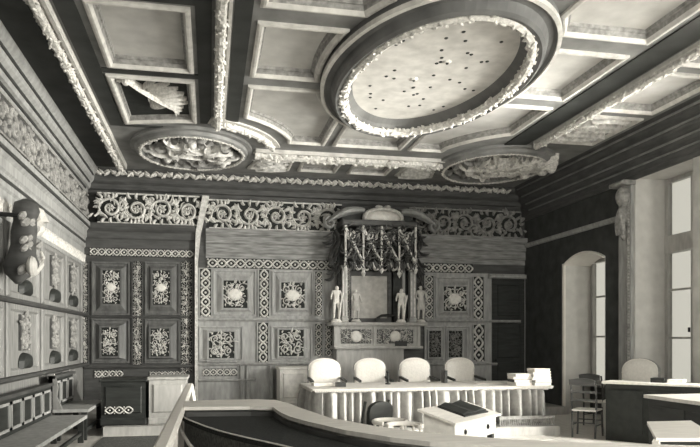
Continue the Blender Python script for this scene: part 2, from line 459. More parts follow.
A2 = [(-1.36, 9.74), (-.24, 9.74)] + [(-.24 - 1.12 * i / 8, 11.55 + .28 * (i / 8) ** 1.5) for i in range(9)]
A0 = [(-1.30, 5.4), (-.24, 5.4), (-.24, 7.2), (-1.30, 7.2)]
R1 = [(5.98, 8.15), (6.92, 8.15), (6.92, 9.66), (5.98, 9.66)]
R0 = [(5.98, 6.2), (6.92, 6.2), (6.92, 7.85), (5.98, 7.85)]
R2 = [(5.98, 9.95), (6.92, 9.95), (6.92, 11.4), (5.98, 11.4)]
S1 = [(.95, 13.62), (1.62, 13.62), (1.62, 14.42), (.80, 14.42)]
S2 = [(1.85, 13.62), (2.62, 13.62), (2.62, 14.42), (1.85, 14.42)]
S3 = [(2.92, 13.62), (3.75, 13.62), (3.75, 14.42), (2.92, 14.42)]
S4 = [(4.0, 13.62), (4.62, 13.62), (4.8, 14.42), (4.0, 14.42)]
allc = coffers + [(A0, .22), (A1, .22), (A2, .16), (R0, .2), (R1, .2), (R2, .12), (S1, .1), (S2, .12), (S3, .12), (S4, .1)]
outer = [(XL, -1.5), (XR, -1.5), (XR, YB), (XL, YB)]
ceiling = fill_plate(outer, [c[0] for c in allc], ZC, 'ceiling', 'rib')
struct(ceiling)
MB().box(XL - .2, XR + .2, -1.5, YB, ZF + .1, ZF + .2).build('ceiling_slab', 'rib', ceiling)
for P, dep in allc:
    dep *= .5
    k = len(P)
    lev = [(P, 0.045), (offset(P, .028), 0.045), (offset(P, .045), 0.012), (offset(P, .055), 0.0), (offset(P, .065), -dep * .55), (offset(P, .085), -dep * .6), (offset(P, .095), -dep)]
    P_out = offset(P, -.03)
    rings = [[FC.p(a, b_, 0.0) for a, b_ in P_out], [FC.p(a, b_, 0.03) for a, b_ in P_out]] + [[FC.p(a, b_, c) for a, b_ in poly] for poly, c in lev]
    o = MB().loft(rings[:6], True, False).build('coffer', 'edge', ceiling)
    MB().loft(rings[5:], True, False).build('inner_moulding', 'carvemid', o)
    fill_plate(offset(P, .093), [], ZC + dep - .004, 'coffer_panel', 'ground' if P is A2 else 'coffer', o)
# dark ceiling bands; the left bay's weaker light is put into their colour
for x0, x1, y0, y1 in ((XL + .2, -1.93, 3.0, 14.9), (-1.64, -1.42, 3.0, 12.0), (-.16, .02, 3.0, 11.6), (.26, .46, 3.0, 11.4), (5.34, 5.74, 3.0, 12.0)):
    MB().box(x0, x1, y0, y1, 0.0, 0.02, FC).build('dark_band', 'ribdark', ceiling)
for x0, x1, y0, y1 in ((-1.42, -.12, 7.3, 7.52), (-1.42, -.12, 9.5, 9.64), (-1.5, -.12, 11.93, 12.02)):
    MB().box(x0, x1, y0, y1, 0.0, 0.018, FC).build('dark_band', 'ribdark', ceiling)

rg = random.Random(11)
# long beams with leafy garlands
def beam(x, y0, y1, wl, label, group=None, r=.085, side=-1):
    t = thing('ceiling_garland', (x, y0, ZC - .1), label, 'ceiling garland')
    m = MB()
    m.box(x - wl, x + wl, y0, y1, 0.001, 0.07, FC, 0.02)
    m.box(x + wl * .55, x + wl * .95, y0, y1, 0.07, 0.1, FC)
    m.build('batten', 'edge', t)
    q = MB(); n = int((y1 - y0) / .2)
    garland_path(q, [(x - wl * .25, y0 + (y1 - y0) * i / n, ZC - .1) for i in range(n + 1)], r, rg, 1.3)
    q.build('leaf_rope', 'garland', t)
beam(-1.78, 5.0, 14.72, .10, 'long leafy garland on the leftmost ceiling beam beside the left wall cornice')
beam(.15, 5.0, 11.55, .09, 'leafy garland on the ceiling beam just left of the big oval panel')
beam(5.86, 5.0, 11.5, .07, 'leafy garland on the ceiling beam right of the big oval panel')
# cross beam in front of the back wall
t = thing('ceiling_garland', (.9, 11.9, ZC - .1), 'short curved leafy garland around the inner edge of the left round medallion', 'ceiling garland')
q = MB(); garland_path(q, [(-.33 + 1.52 * math.sin(a), 13.2 - 1.83 * math.cos(a), ZC - .05) for a in [math.radians(14 + 5 * i) for i in range(13)]], .10, rg, 1.5); q.build('leaf_rope', 'garland', t)
MB().prism([(-.33 + k * math.sin(math.radians(a)), 13.2 - k * 1.2 * math.cos(math.radians(a))) for k, a in [(1.40, 12 + 5 * i) for i in range(14)] + [(1.66, 77 - 5 * i) for i in range(14)]], .0, .03, FC).build('batten', 'edge', t)
t = thing('ceiling_garland', (2.7, 13.2, ZC - .1), 'leafy garland running across the ceiling between the two round medallions', 'ceiling garland')
MB().box(.85, 4.65, 12.98, 13.02, 0.0, .07, FC).box(.85, 4.65, 13.44, 13.48, 0.0, .07, FC).build('batten', 'edge', t)
q = MB(); garland_path(q, [(.85 + 3.8 * i / 24, 13.22, ZC - .05) for i in range(25)], .15, rg, 1.6); q.build('leaf_rope', 'garland', t)

# great oval in the middle
t = thing('ceiling_oval', (OX, OY, ZC - .3), 'great oval ceiling panel with pale speckled field and leafy wreath frame', 'ceiling panel')
E_ = lambda a, b_, c: [FC.p(x, y, c) for x, y in ellipse(OX, OY, a * .945, b_ * .95)]
rings = [E_(1.50, 2.56, 0.0), E_(1.50, 2.56, .10), E_(1.46, 2.52, .13), E_(1.42, 2.47, .10), E_(1.36, 2.40, .12), E_(1.33, 2.36, .22), E_(1.29, 2.31, .25), E_(1.22, 2.22, .22), E_(1.12, 2.1, .10), E_(1.04, 1.99, .035), E_(1.03, 1.98, .02)]
MB().loft(rings, True, False).build('oval_frame', 'ovalframe', t)
lip = [E_(1.52, 2.58, .08), E_(1.52, 2.58, .135), E_(1.47, 2.53, .145), E_(1.45, 2.50, .09)]
MB().loft(lip, True, False).build('outer_lip', 'edge', t)
q = MB(); rr = random.Random(5)
garland_path(q, [FC.p(x, y, .20) for x, y in ellipse(OX, OY, 1.11, 2.07, 96)] + [FC.p(OX + 1.11, OY, .20)], .095, rr, 1.5)
q.build('leaf_wreath', 'garland', t)
b = MB().prism(ellipse(OX, OY, 1.06, 2.02), .004, .03, FC)
fld = b.build('oval_field', 'oval', t)
for i in range(42):                                             # small dark nail holes / stars on the field
    a_, r_ = rr.uniform(0, 2 * PI), math.sqrt(rr.random()) * .88
    cx, cy = OX + r_ * math.cos(a_) * 1.0, OY + r_ * math.sin(a_) * 1.95
    if i < 40: MB().fblob(FC, cx, cy, .03, .026, .032, .012, 6, 4).build('stud', 'ribdark', fld)
for cx, cy in ((3.0, 8.35), (2.75, 9.0)):
    q = MB(); q.fblob(FC, cx, cy, .03, .06, .075, .02, 8, 4); q.build('rosette', 'shield', fld)
    MB().fblob(FC, cx, cy, .048, .025, .025, .02, 6, 4).build('stud', 'ribdark', fld)

# round medallions
def medallion(cx, cy, ra, rb, label, seed, figs, paleness):
    t = thing('ceiling_medallion', (cx, cy, ZC - .1), label, 'ceiling medallion')
    E2 = lambda k, c: [FC.p(x, y, c) for x, y in ellipse(cx, cy, ra * k, rb * k, 56)]
    MB().loft([E2(1.12, 0), E2(1.12, .05), E2(1.04, .06), E2(1.02, .11), E2(.96, .14), E2(.90, .11), E2(.88, .03), E2(.86, .0)], True, False).build('round_frame', 'rib', t)
    q = MB(); rm = random.Random(seed)
    garland_path(q, [FC.p(x, y, .12) for x, y in ellipse(cx, cy, ra * .95, rb * .95, 64)] + [FC.p(cx + ra * .95, cy, .12)], .045, rm, 1.3)
    q.build('leaf_wreath', 'garland', t)
    MB().prism(ellipse(cx, cy, ra * .89, rb * .89, 56), .001, .02, FC).build('sunk_field', 'ground', t)
    q = MB()
    for _ in range(190 if not paleness else 120):
        a_, r_ = rm.uniform(0, 2 * PI), math.sqrt(rm.random()) * .8
        x, y = cx + ra * r_ * math.cos(a_), cy + rb * r_ * math.sin(a_)
        q.ridge(leafpts(x, y, rm.uniform(0, 6.28), rm.uniform(.15, .38), rm.uniform(-2, 2)), rm.uniform(.016, .03), rm.uniform(.06, .16), FC, .02, 'leaf')
    q.build('carved_foliage', 'carvemid', t)
    q = MB()
    for (dx, dy, L, ang, w_) in figs:                           # carved figures: bodies and limbs
        x, y = cx + dx, cy + dy
        q.fblob(FC, x, y, .09, w_ * 1.2, w_ * 1.9, .12, 10, 6)
        q.fblob(FC, x + math.cos(ang) * w_ * 2.3, y + math.sin(ang) * w_ * 2.3, .11, w_ * .75, w_ * .8, .12, 10, 6)
        for d_, l_ in ((2.3, 1), (2.9, 1.1), (3.6, 1.0), (4.3, 1.15), (0.8, .8), (-.9, .8)):
            q.ridge(leafpts(x, y, ang + d_, L * l_, .9, 8), w_ * .42, .17, FC, .02)
    q.build('carved_figure', 'garland' if paleness else 'carve', t)
medallion(-.33, 13.18, 1.0, 1.22, 'round ceiling medallion with dark carved figures in the left back corner', 3, [(-.35, .1, .55, 2.0, .12), (.3, -.15, .6, .7, .14), (.5, .3, .4, 1.2, .1), (-.1, -.5, .4, -1.0, .1)], 0)
medallion(5.72, 13.12, 1.06, 1.28, 'round ceiling medallion with bright projecting carved figures in the right back corner', 9, [(-.3, .0, .6, 2.0, .13), (.3, -.25, .7, .5, .16), (.5, .2, .5, .2, .14), (0, .45, .4, 1.4, .1), (.75, -.5, .5, .3, .15), (.62, -.15, .6, .1, .18), (.05, -.2, .5, 1.0, .13), (.8, -.25, .55, -.3, .14)], 1)

# carved reliefs in the ceiling
def relief(name, x0, x1, y0, y1, label, seed, c, n, eagle=False, m='carve'):
    rm = random.Random(seed); q = MB()
    t = thing(name, ((x0 + x1) / 2, (y0 + y1) / 2, ZC), label, 'ceiling relief')
    if eagle:
        P0_, P1_ = (x0 + .14, y0 + .12), (x1 - .22, y1 - .3)
        at_ = lambda u: (P0_[0] + (P1_[0] - P0_[0]) * u, P0_[1] + (P1_[1] - P0_[1]) * u)
        body = MB().ridge([at_(u / 8) for u in range(9)], .045, .11, FC, c, True)
        body.fblob(FC, P0_[0], P0_[1], c + .06, .06, .09, .07, 8, 5)
        body.ridge(leafpts(P0_[0] - .02, P0_[1], 2.6, .14, .9, 5), .025, .08, FC, c, 'leaf')
        body.build('eagle_body', m, t)
        for k in range(6): q.ridge(leafpts(*at_(.30 + .06 * k), -1.25 + .27 * k, .52 - .01 * k, .5, 8), .017, .09, FC, c, 'leaf')
        q.build('wing', m, t); q = MB()
        for k in range(5): q.ridge(leafpts(*at_(.6 + .08 * k), .35 + .26 * k, .42, .25, 7), .017, .08, FC, c, 'leaf')
        q.build('tail', m, t); q = MB()
        for k in range(5): q.ridge(leafpts(*at_(.45 + .1 * k), 1.9 + .25 * k, .34, -.7, 6), .018, .08, FC, c, 'leaf')
        q.build('claw', m, t)
    else:
        foliage(q, FC, x0 + .12, x1 - .12, y0 + .1, y1 - .1, n, .34, .03, .11, c, rm)
        q.build('carved_foliage', m, t)
        q2 = MB()
        for k in range(5): q2.ridge(leafpts((x0 + x1) / 2 - .3, (y0 + y1) / 2 + .25 * (k - 2), -.5, .7, 1.0, 8), .045, .14, FC, c)
        q2.build('carved_ribbon', m, t)
relief('ceiling_relief', -1.3, -.3, 9.85, 11.45, 'carved eagle with spread wings in the dark ceiling coffer near the left wall', 21, -.07, 0, True, 'garland')
relief('ceiling_relief', 6.1, 6.85, 10.05, 11.3, 'carved foliage relief in the ceiling coffer behind the right round medallion beside the window wall', 22, -.055, 60)
relief('ceiling_relief', .9, 1.6, 13.66, 14.36, 'small carved scroll relief in the ceiling between left medallion and back cornice', 23, -.05, 30)
relief('ceiling_relief', 4.05, 4.7, 13.66, 14.36, 'small carved scroll relief in the ceiling just left of the bright right medallion', 24, -.05, 30)

# ================================================================== CORNICES (fixed trim of the walls)
def trim(name, prof, a0, a1, F, m):
    return struct(MB().profile(prof, a0, a1, F).build(name, m))
corn = [(0, 4.68), (.05, 4.68), (.07, 4.72), (.07, 4.78), (.12, 4.80), (.14, 4.86), (.14, 4.90), (.20, 4.95), (.22, 5.0), (.22, 5.06), (.27, 5.10), (.30, 5.17), (.30, ZC), (0, ZC)]
tb = trim('trim_1', corn, XL, XR, FB, 'darkmid')
q = MB(); leafrow(q, FB, XL + .3, XR - .5, 5.04, 5.19, .07, .27, .115); leafrow(q, FB, XL + .35, XR - .5, 5.19, 5.05, .05, .27, .16)
tag(q.build('carved_frieze', 'garland'), 'thin row of carved leaves along the top of the back wall cornice under the ceiling', 'carved frieze')
arch_ = [(0, 3.39), (.03, 3.39), (.03, 3.50), (.06, 3.53), (.06, 3.70), (.09, 3.73), (.09, 3.86), (.15, 3.92), (.17, 3.97), (.17, 4.03), (0, 4.03)]
trim('trim_2', arch_, -.09, XR, FB, 'arch')
trim('trim_3', [(c + .25, z) for c, z in arch_[:-1]] + [(.0, 4.03), (0, 3.39)], XL, -.31, FB, 'darkmid')
cl = [(c, z) for c, z in corn]
trim('trim_4', cl, 3.0, YB - .01, FL, 'mid')
trim('trim_5', [(c, z) for c, z in arch_], 3.0, YB - .01, FL, 'mid')
cr_ = [(0, 4.55), (.06, 4.55), (.08, 4.68), (.14, 4.72), (.16, 4.84), (.24, 4.90), (.26, 5.02), (.36, 5.08), (.38, 5.18), (.42, ZC), (0, ZC)]
trim('trim_6', cr_, 3.0, YB - .01, FR, 'darkmid')
trim('trim_7', [(0, 3.80), (.05, 3.80), (.08, 3.85), (.08, 3.89), (0, 3.89)], 11.35, YB - .2, FR, 'mid')
trim('trim_8', [(0, 4.46), (.03, 4.46), (.05, 4.55), (0, 4.55)], 3.0, YB - .01, FR, 'darkmid')
for k_, (c_, z_) in enumerate(((.085, 4.66), (.165, 4.80), (.265, 4.97), (.385, 5.13))):
    struct(MB().box(3.0, YB - .4, z_ - .014, z_ + .014, c_ - .05, c_ + .012, FR).build('trim_%d' % (40 + k_), 'rib'))

# friezes on the back wall
FBf = FB.shifted(.05)
def frieze(name, F, a0, a1, z0, z1, n, label, h, mg='ground', mo='carve', kind='scroll', seed=1):
    t = thing(name, tuple(F.p((a0 + a1) / 2, z0)), label, 'carved frieze')
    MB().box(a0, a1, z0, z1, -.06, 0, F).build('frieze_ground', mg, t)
    q = MB()
    if kind == 'scroll': 
        scroll_frieze(q, F, a0, a1, z0 + .03, z1 - .03, n, h, 0, random.Random(seed)); foliage(q, F, a0 + .12, a1 - .12, z0 + .12, z1 - .12, n * 9, .22, .02, h * .8, 0, random.Random(seed + 50))
    elif kind == 'lattice': lattice(q, F, a0, a1, z0, z1, False, h)
    if kind == 'scroll': q.box(a0, a1, z0, z0 + .03, 0, .03, F).box(a0, a1, z1 - .03, z1, 0, .03, F)
    q.build('carved_scroll' if kind == 'scroll' else 'carved_strapwork', mo, t)
    return t
frieze('carved_frieze', FB.shifted(.33), XL + .3, -.22, 4.03, 4.68, 4, 'carved acanthus frieze above the dark left panelling of the back wall', .07, seed=2)
frieze('carved_frieze', FB.shifted(.07), -.02, 2.95, 4.03, 4.68, 5, 'carved acanthus frieze between the dark left panelling and the overmantel crest', .07, seed=4)
frieze('carved_frieze', FB.shifted(.07), 4.55, XR - .15, 4.03, 4.68, 5, 'carved acanthus frieze right of the overmantel crest towards the window wall', .06, 'ground', 'carvemid', seed=6)
frieze('carved_frieze', FB.shifted(.04), -.05, 3.0, 3.17, 3.39, 0, 'narrow carved strapwork band above the pale panels left of the overmantel', .03, kind='lattice')
frieze('carved_frieze', FB.shifted(.04), 4.95, 6.15, 3.17, 3.39, 0, 'narrow carved strapwork band above the panels right of the overmantel', .03, kind='lattice')
# frieze on the left wall
frieze('carved_frieze', FL.shifted(.10), 7.5, YB - .35, 4.10, 4.62, 9, 'pale carved frieze running along the left wall below its cornice', .035, 'darkmid', 'carvemid', seed=8)
for k_, (c_, z_) in enumerate(((.075, 4.75), (.145, 4.88), (.225, 5.03), (.065, 3.62), (.155, 3.93))):
    struct(MB().box(3.0, YB - .4, z_ - .02, z_ + .02, c_ - .05, c_ + .015, FL).build('trim_%d' % (30 + k_), 'leftline'))
t = thing('carved_frieze', (XL, 11, 3.2), 'row of small carved arches high on the left wall above its panels', 'carved frieze')
q = MB(); FLk = FL.shifted(.03)
for i in range(44):
    y = 8.0 + i * .165; q.ridge([(y - .06, 3.2), (y - .055, 3.3), (y, 3.36), (y + .055, 3.3), (y + .06, 3.2)], .02, .03, FLk)
q.build('carved_arches', 'garland', t)
MB().box(7.9, YB - .3, 3.14, 3.39, -.03, 0, FLk).build('frieze_ground', 'mid', t)

# ================================================================== WALL PANELLING
def rect_px(F_off, px0, py0, px1, py1):
    """rectangle on the plane F_off in front of the back wall that the panelling there occupies"""
    Y = YB - F_off
    xm = (px0 + px1) / 2; ym = (py0 + py1) / 2
    return onY(px0, ym, Y)[0], onY(px1, ym, Y)[0], onY(xm, py1, Y)[1], onY(xm, py0, Y)[1]
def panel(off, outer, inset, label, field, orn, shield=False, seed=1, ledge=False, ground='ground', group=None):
    F = FB.shifted(off)
    a0, a1, b0, b1 = rect_px(off, *outer); i0, i1, j0, j1 = rect_px(off, *inset)
    t = thing('carved_wainscot', tuple(F.p((a0 + a1) / 2, b0)), label, 'wall panel', group=group)
    R = lambda x0, x1, y0, y1, c: [F.p(x0, y0, c), F.p(x1, y0, c), F.p(x1, y1, c), F.p(x0, y1, c)]
    d = .05
    MB().loft([R(a0, a1, b0, b1, .0), R(a0, a1, b0, b1, .045), R(a0 + d * .6, a1 - d * .6, b0 + d * .6, b1 - d * .6, .045), R(a0 + d, a1 - d, b0 + d, b1 - d, .01),
               R(a0 + d * 1.6, a1 - d * 1.6, b0 + d * 1.6, b1 - d * 1.6, .01), R(i0 - .04, i1 + .04, j0 - .04, j1 + .04, .085), R(i0 - .01, i1 + .01, j0 - .01, j1 + .01, .085), R(i0, i1, j0, j1, .06)]).build('panel_field', field, t)
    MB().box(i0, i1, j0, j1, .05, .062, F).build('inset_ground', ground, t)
    q = MB(); rm = random.Random(seed)
    arabesque(q, F, i0 + .015, i1 - .015, j0 + .015, j1 - .015, .03, .062, rm, .22 if shield else 0)
    foliage(q, F, i0 + .05, i1 - .05, j0 + .05, j1 - .05, 40, (i1 - i0) * .26, .015, .03, .062, rm)
    q.build('carved_arabesque', orn, t)
    if shield:
        ca, cb = (i0 + i1) / 2, (j0 + j1) / 2; s = min(i1 - i0, j1 - j0)
        out = [(ca + s * .27 * math.cos(k * PI / 10) * (1 + .16 * math.cos(4 * k * PI / 10)), cb + s * .28 * math.sin(k * PI / 10) * (1 + .12 * math.cos(2 * k * PI / 10))) for k in range(20)]
        q = MB(); dome(q, out, F, .062, .035); q.build('shield', 'shield', t)
    if ledge: MB().box(i0 - .06, i1 + .06, j0 - .1, j0 - .05, .0, .12, F, .02).build('ledge', field, t)
    return t
def strip(off, px, label, orn='carve', ground='ground', frame='mid', kind='lattice', seed=1, aspect=1.0):
    F = FB.shifted(off); a0, a1, b0, b1 = rect_px(off, *px)
    t = thing('carved_pilaster', tuple(F.p((a0 + a1) / 2, b0)), label, 'pilaster')
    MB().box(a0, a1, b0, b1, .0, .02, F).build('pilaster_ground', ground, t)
    MB().box(a0 - .025, a0, b0, b1, .0, .05, F).box(a1, a1 + .025, b0, b1, .0, .05, F).build('border', frame, t)
    q = MB()
    if kind == 'lattice': lattice(q, F, a0, a1, b0, b1, True, .03, .02, aspect)
    else: arabesque(q, F, a0 + .01, a1 - .01, b0, b1, .03, .02, random.Random(seed)); foliage(q, F, a0 + .06, a1 - .06, b0 + .05, b1 - .05, 60, .09, .014, .03, .02, random.Random(seed))
    q.build('carved_strapwork', orn, t)
    return t

# ---- dark left section of the back wall: a projecting panelled front
PO = .25
x0, x1 = XL + .02, onY(195, 320, YB - PO)[0]
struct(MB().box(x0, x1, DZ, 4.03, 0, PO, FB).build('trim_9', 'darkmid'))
z_r = onY(140, 366, YB - PO)[1]
struct(MB().prism([(x1, DZ), (x1 + .06, DZ), (x1 + .06, 3.3), (x1 + .12, 3.9), (x1 + .30, 4.68), (x1 + .16, 4.68), (x1 + .02, 3.9), (x1, 3.3)], 0, PO + .18, FB).build('trim_10', 'carve'))  # pale end strip; window light on this side is put into its colour
t = frieze('carved_frieze', FB.shifted(PO + .04), XL + .15, x1 - .04, onY(140, 257, YB - PO)[1], onY(140, 249, YB - PO)[1], 0, 'narrow carved band along the top of the dark left panelling', .03, kind='lattice')
strip(PO, (81, 262, 88, 365), 'carved pilaster strip in the left back corner of the dark panelling', kind='arab', seed=3, frame='darkmid')
strip(PO, (133, 262, 142, 365), 'carved pilaster strip between the two columns of dark left panels', kind='arab', seed=4, frame='darkmid')
strip(PO, (181, 262, 192, 372), 'carved pilaster strip at the right end of the dark left panelling', kind='arab', seed=5, frame='darkmid')
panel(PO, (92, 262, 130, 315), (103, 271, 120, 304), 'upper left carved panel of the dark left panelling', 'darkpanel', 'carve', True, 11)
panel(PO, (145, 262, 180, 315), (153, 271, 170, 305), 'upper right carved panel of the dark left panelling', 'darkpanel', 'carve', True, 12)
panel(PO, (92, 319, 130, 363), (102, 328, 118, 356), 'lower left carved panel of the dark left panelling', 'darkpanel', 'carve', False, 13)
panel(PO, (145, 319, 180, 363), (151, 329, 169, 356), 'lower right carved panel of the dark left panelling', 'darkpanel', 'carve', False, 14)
struct(MB().box(XL + .02, x1, z_r - .04, z_r + .03, 0, PO + .13, FB, .03).build('trim_11', 'darkmid'))
z2 = onY(140, 317, YB - PO)[1]
struct(MB().box(XL + .02, x1, z2 - .02, z2 + .02, 0, PO + .07, FB, .02).build('trim_12', 'darkmid'))
t = frieze('carved_frieze', FB.shifted(PO + .02), onY(95, 374, YB - PO)[0], onY(123, 374, YB - PO)[0], onY(110, 378, YB - PO)[1], onY(110, 370, YB - PO)[1], 0, 'short carved strip under the rail above the dark cupboard front', .025, kind='lattice')
t = frieze('carved_frieze', FB.shifted(PO + .02), onY(150, 374, YB - PO)[0], onY(186, 374, YB - PO)[0], onY(170, 377, YB - PO)[1], onY(170, 371, YB - PO)[1], 0, 'short carved strip under the rail above the pale low cupboard', .025, kind='lattice')

# low cupboards standing against it
def cupboard(px0, px1, ytop, depth, Yf, label, m, plinth=None, ndoor=1, z0=DZ, name='low_cupboard'):
    xa, xb = onY(px0, ytop, Yf)[0], onY(px1, ytop, Yf)[0]; zt = onY((px0 + px1) / 2, ytop, Yf)[1]
    F = Frame((0, Yf + depth, 0), (1, 0, 0), (0, 0, 1), (0, -1, 0))
    t = thing(name, ((xa + xb) / 2, Yf + depth / 2, z0), label, 'cupboard')
    MB().box(xa, xb, z0, zt - .05, 0, depth, F).build('cabinet_body', m, t)
    MB().box(xa - .03, xb + .03, zt - .05, zt, 0, depth + .04, F, .015).build('cabinet_top', m, t)
    w = (xb - xa) / ndoor
    for i in range(ndoor):
        p0, p1 = xa + i * w + .06, xa + (i + 1) * w - .06
        d = MB().box(p0, p1, z0 + .2, zt - .12, depth, depth + .025, F, .02)
        d.build('door', m, t)
    MB().box(xa - .02, xb + .02, z0, z0 + .12, depth, depth + .03, F, .02).build('plinth', plinth or m, t)
    return t
cb = cupboard(101, 145.5, 379, .9, 11.95, 'dark oak low cupboard with a carved band at the left end of the platform', 'dark')
q = MB(); xa_, xb_ = onY(105, 410, 11.9)[0], onY(133, 410, 11.9)[0]; lattice(q, Frame((0, 11.9, 0), (1, 0, 0), (0, 0, 1), (0, -1, 0)), xa_, xb_, onY(118, 414.5, 11.9)[1], onY(118, 406, 11.9)[1], False, .03); q.build('carved_band', 'carve', cb)
cupboard(149, 186, 377, .9, 11.95, 'pale wooden low cupboard standing left of the end post of the handrail', 'light')

# ---- paler right section left of the overmantel
P2 = .04
struct(MB().box(x1 + .06, 3.0, DZ, 3.17, 0, P2, FB).build('trim_13', 'mid'))
strip(P2, (200, 269, 211, 316), 'upper carved strapwork pilaster beside the edge of the dark left panelling')
strip(P2, (259, 270, 269, 317), 'upper carved strapwork pilaster between the two pale upper panels')
strip(P2, (258, 323, 268, 362), 'lower carved strapwork pilaster between the two pale lower panels')
strip(P2, (315, 272, 322, 316), 'upper carved strapwork pilaster in the shade left of the overmantel')
strip(P2, (315, 324, 322, 356), 'lower carved strapwork pilaster left of the overmantel base, left of a twin')
strip(P2, (325, 324, 332, 356), 'lower carved strapwork pilaster touching the overmantel base')
panel(P2, (213, 270, 256, 316), (223.5, 281, 247, 308), 'upper carved panel with pale shield next to the dark left panelling', 'mid', 'carve', True, 31)
panel(P2, (272, 271, 313, 316), (281, 283, 304, 308), 'upper carved panel with pale shield nearest the left of the overmantel', 'mid', 'carve', True, 32)
panel(P2, (199, 326, 243, 361), (209, 332, 234, 358), 'lower carved panel with a small ledge next to the dark left panelling', 'mid', 'carve', False, 33, True)
panel(P2, (271, 326, 312, 361), (279, 330, 303, 356), 'lower carved panel nearest the left of the overmantel', 'mid', 'carve', False, 34)
zr = onY(260, 320, YB - P2)[1]
struct(MB().box(x1 + .06, 3.0, zr - .03, zr + .03, 0, P2 + .10, FB, .03).build('trim_14', 'mid'))
zr = onY(240, 364, YB - P2)[1]
struct(MB().box(x1 + .06, 3.0, zr - .03, zr + .03, 0, P2 + .10, FB, .03).build('trim_15', 'mid'))
zr2 = onY(220, 380, YB - P2)[1]
struct(MB().box(x1 + .06, 1.0, zr2 - .025, zr2 + .02, 0, P2 + .08, FB, .02).build('trim_16', 'mid'))
for px in (242, 248, 271):
    a = onY(px, 385, YB - P2)[0]
    struct(MB().box(a - .05, a + .05, DZ, zr - .03, 0, P2 + .06, FB, .015).build('trim_17', 'mid'))
frieze('carved_frieze', FB.shifted(P2 + .02), *[onY(p, 372, YB - P2)[0] for p in (203, 237)], onY(220, 376, YB - P2)[1], onY(220, 368.5, YB - P2)[1], 0, 'small carved dado strip under the rail of the pale panelling', .025, kind='lattice', mg='darkmid')
cupboard(280, 334, 367, .75, YB - P2 - .95, 'pale plain cupboard behind the left end of the judges table', 'shield', ndoor=2)

# ---- panelling right of the overmantel
struct(MB().box(4.95, XR, DZ, 3.17, 0, P2, FB).build('trim_18', 'mid'))
strip(P2, (425, 276, 433, 318), 'upper carved strapwork pilaster touching the right side of the overmantel')
strip(P2, (473, 277, 483, 319), 'upper carved strapwork pilaster beside the dark doorway at right')
strip(P2, (473, 325, 484, 361), 'lower carved strapwork pilaster beside the dark doorway at right')
panel(P2, (435, 277, 471, 318), (443, 287, 465, 311), 'upper carved panel with pale shield right of the overmantel', 'mid', 'carve', True, 41)
panel(P2, (424, 326, 444, 361), (428.5, 331, 440, 357), 'lower carved panel right of the overmantel, the left of two', 'mid', 'carvemid', False, 42)
panel(P2, (445, 326, 470, 361), (448, 331, 461, 357), 'lower carved panel right of the overmantel, the right of two', 'mid', 'carvemid', False, 43)
zr = onY(460, 321, YB - P2)[1]
struct(MB().box(4.95, onY(519, 320, YB)[0], zr - .03, zr + .03, 0, P2 + .10, FB, .03).build('trim_19', 'mid'))
zr = onY(480, 364, YB - P2)[1]
struct(MB().box(4.95, onY(496, 364, YB)[0], zr - .03, zr + .03, 0, P2 + .08, FB, .03).build('trim_20', 'mid'))
# dark door in the shaded corner
da, db = onY(491, 330, YB)[0], onY(523, 330, YB)[0]; dz = onY(505, 279, YB)[1]
d = MB().box(da, db, DZ, dz, P2, P2 + .05, FB)
door = struct(d.build('door_1', 'dark'))
for z0, z1 in ((DZ + .2, 1.0), (1.15, 2.0), (2.15, dz - .15)):
    if abs(z1 - 2.0) < .01: z1 = 1.98
    MB().box(da + .12, db - .12, z0, z1, P2 + .05, P2 + .075, FB, .02).build('door_panel', 'dark', door)
MB().box(da - .1, db + .02, dz, dz + .10, P2, P2 + .14, FB, .03).build('lintel', 'mid', door)
MB().lathe((0, 0, 0), [(.0, 0), (.02, 0), (.03, .03), (0, .05)], 8)
MB().blob(FB.p(da + .07, 1.1, P2 + .1), (.03, 0, 0), (0, .03, 0), (0, 0, .03), 8, 6).build('door_handle', 'iron', door)

# ================================================================== OVERMANTEL
OC = .55
FO = FB.shifted(OC); YO = YB - OC
ox = lambda px, py=300: onY(px, py, YO)[0]
oz = lambda py, px=380: onY(px, py, YO)[1]
t = thing('overmantel', (ox(380), YO, DZ), 'tall pale carved overmantel with blank centre panel, pillars and pierced hanging canopy', 'overmantel')
xa, xb = ox(336), ox(420)
MB().box(ox(337), ox(404), DZ, oz(348), -OC + .05, -.03, FO).build('apron', 'light', t)
MB().box(xa - .05, xb + .05, oz(349), oz(346), -OC + .05, .10, FO, .02).build('lower_shelf', 'light', t)
base = MB().box(xa, xb, oz(346), oz(326), -OC + .05, .0, FO).build('carved_base', 'light', t)
for p0, p1 in ((341, 371), (377, 413)):
    i0, i1, j0, j1 = ox(p0), ox(p1), oz(343.5), oz(329.5)
    MB().box(i0, i1, j0, j1, 0, .012, FO).build('base_panel', 'darkmid', t)
    q = MB(); arabesque(q, FO, i0, (i0 * .62 + i1 * .38), j0, j1, .03, .012, random.Random(p0)); arabesque(q, FO, (i0 * .38 + i1 * .62), i1, j0, j1, .03, .012, random.Random(p1))
    foliage(q, FO, i0 + .03, i1 - .03, j0 + .03, j1 - .03, 18, .12, .015, .03, .012, random.Random(p0))
    q.build('carved_arabesque', 'carve', t)['kind'] = 'stuff'
    ca, cb = (i0 + i1) / 2, (j0 + j1) / 2
    q = MB(); dome(q, [(ca + .13 * math.cos(k * PI / 8), cb + .13 * math.sin(k * PI / 8)) for k in range(16)], FO, .012, .06); q.build('shield', 'shield', t)
MB().box(ox(373.4), ox(374.8), oz(346), oz(326), 0, .03, FO).box(ox(334), ox(336.5), oz(346), oz(326), 0, .03, FO).box(ox(417), ox(420), oz(346), oz(326), 0, .03, FO).build('stile', 'light', t)
MB().box(ox(330), ox(425), oz(326), oz(322.5), -OC + .05, .22, FO, .03).build('upper_shelf', 'light', t)
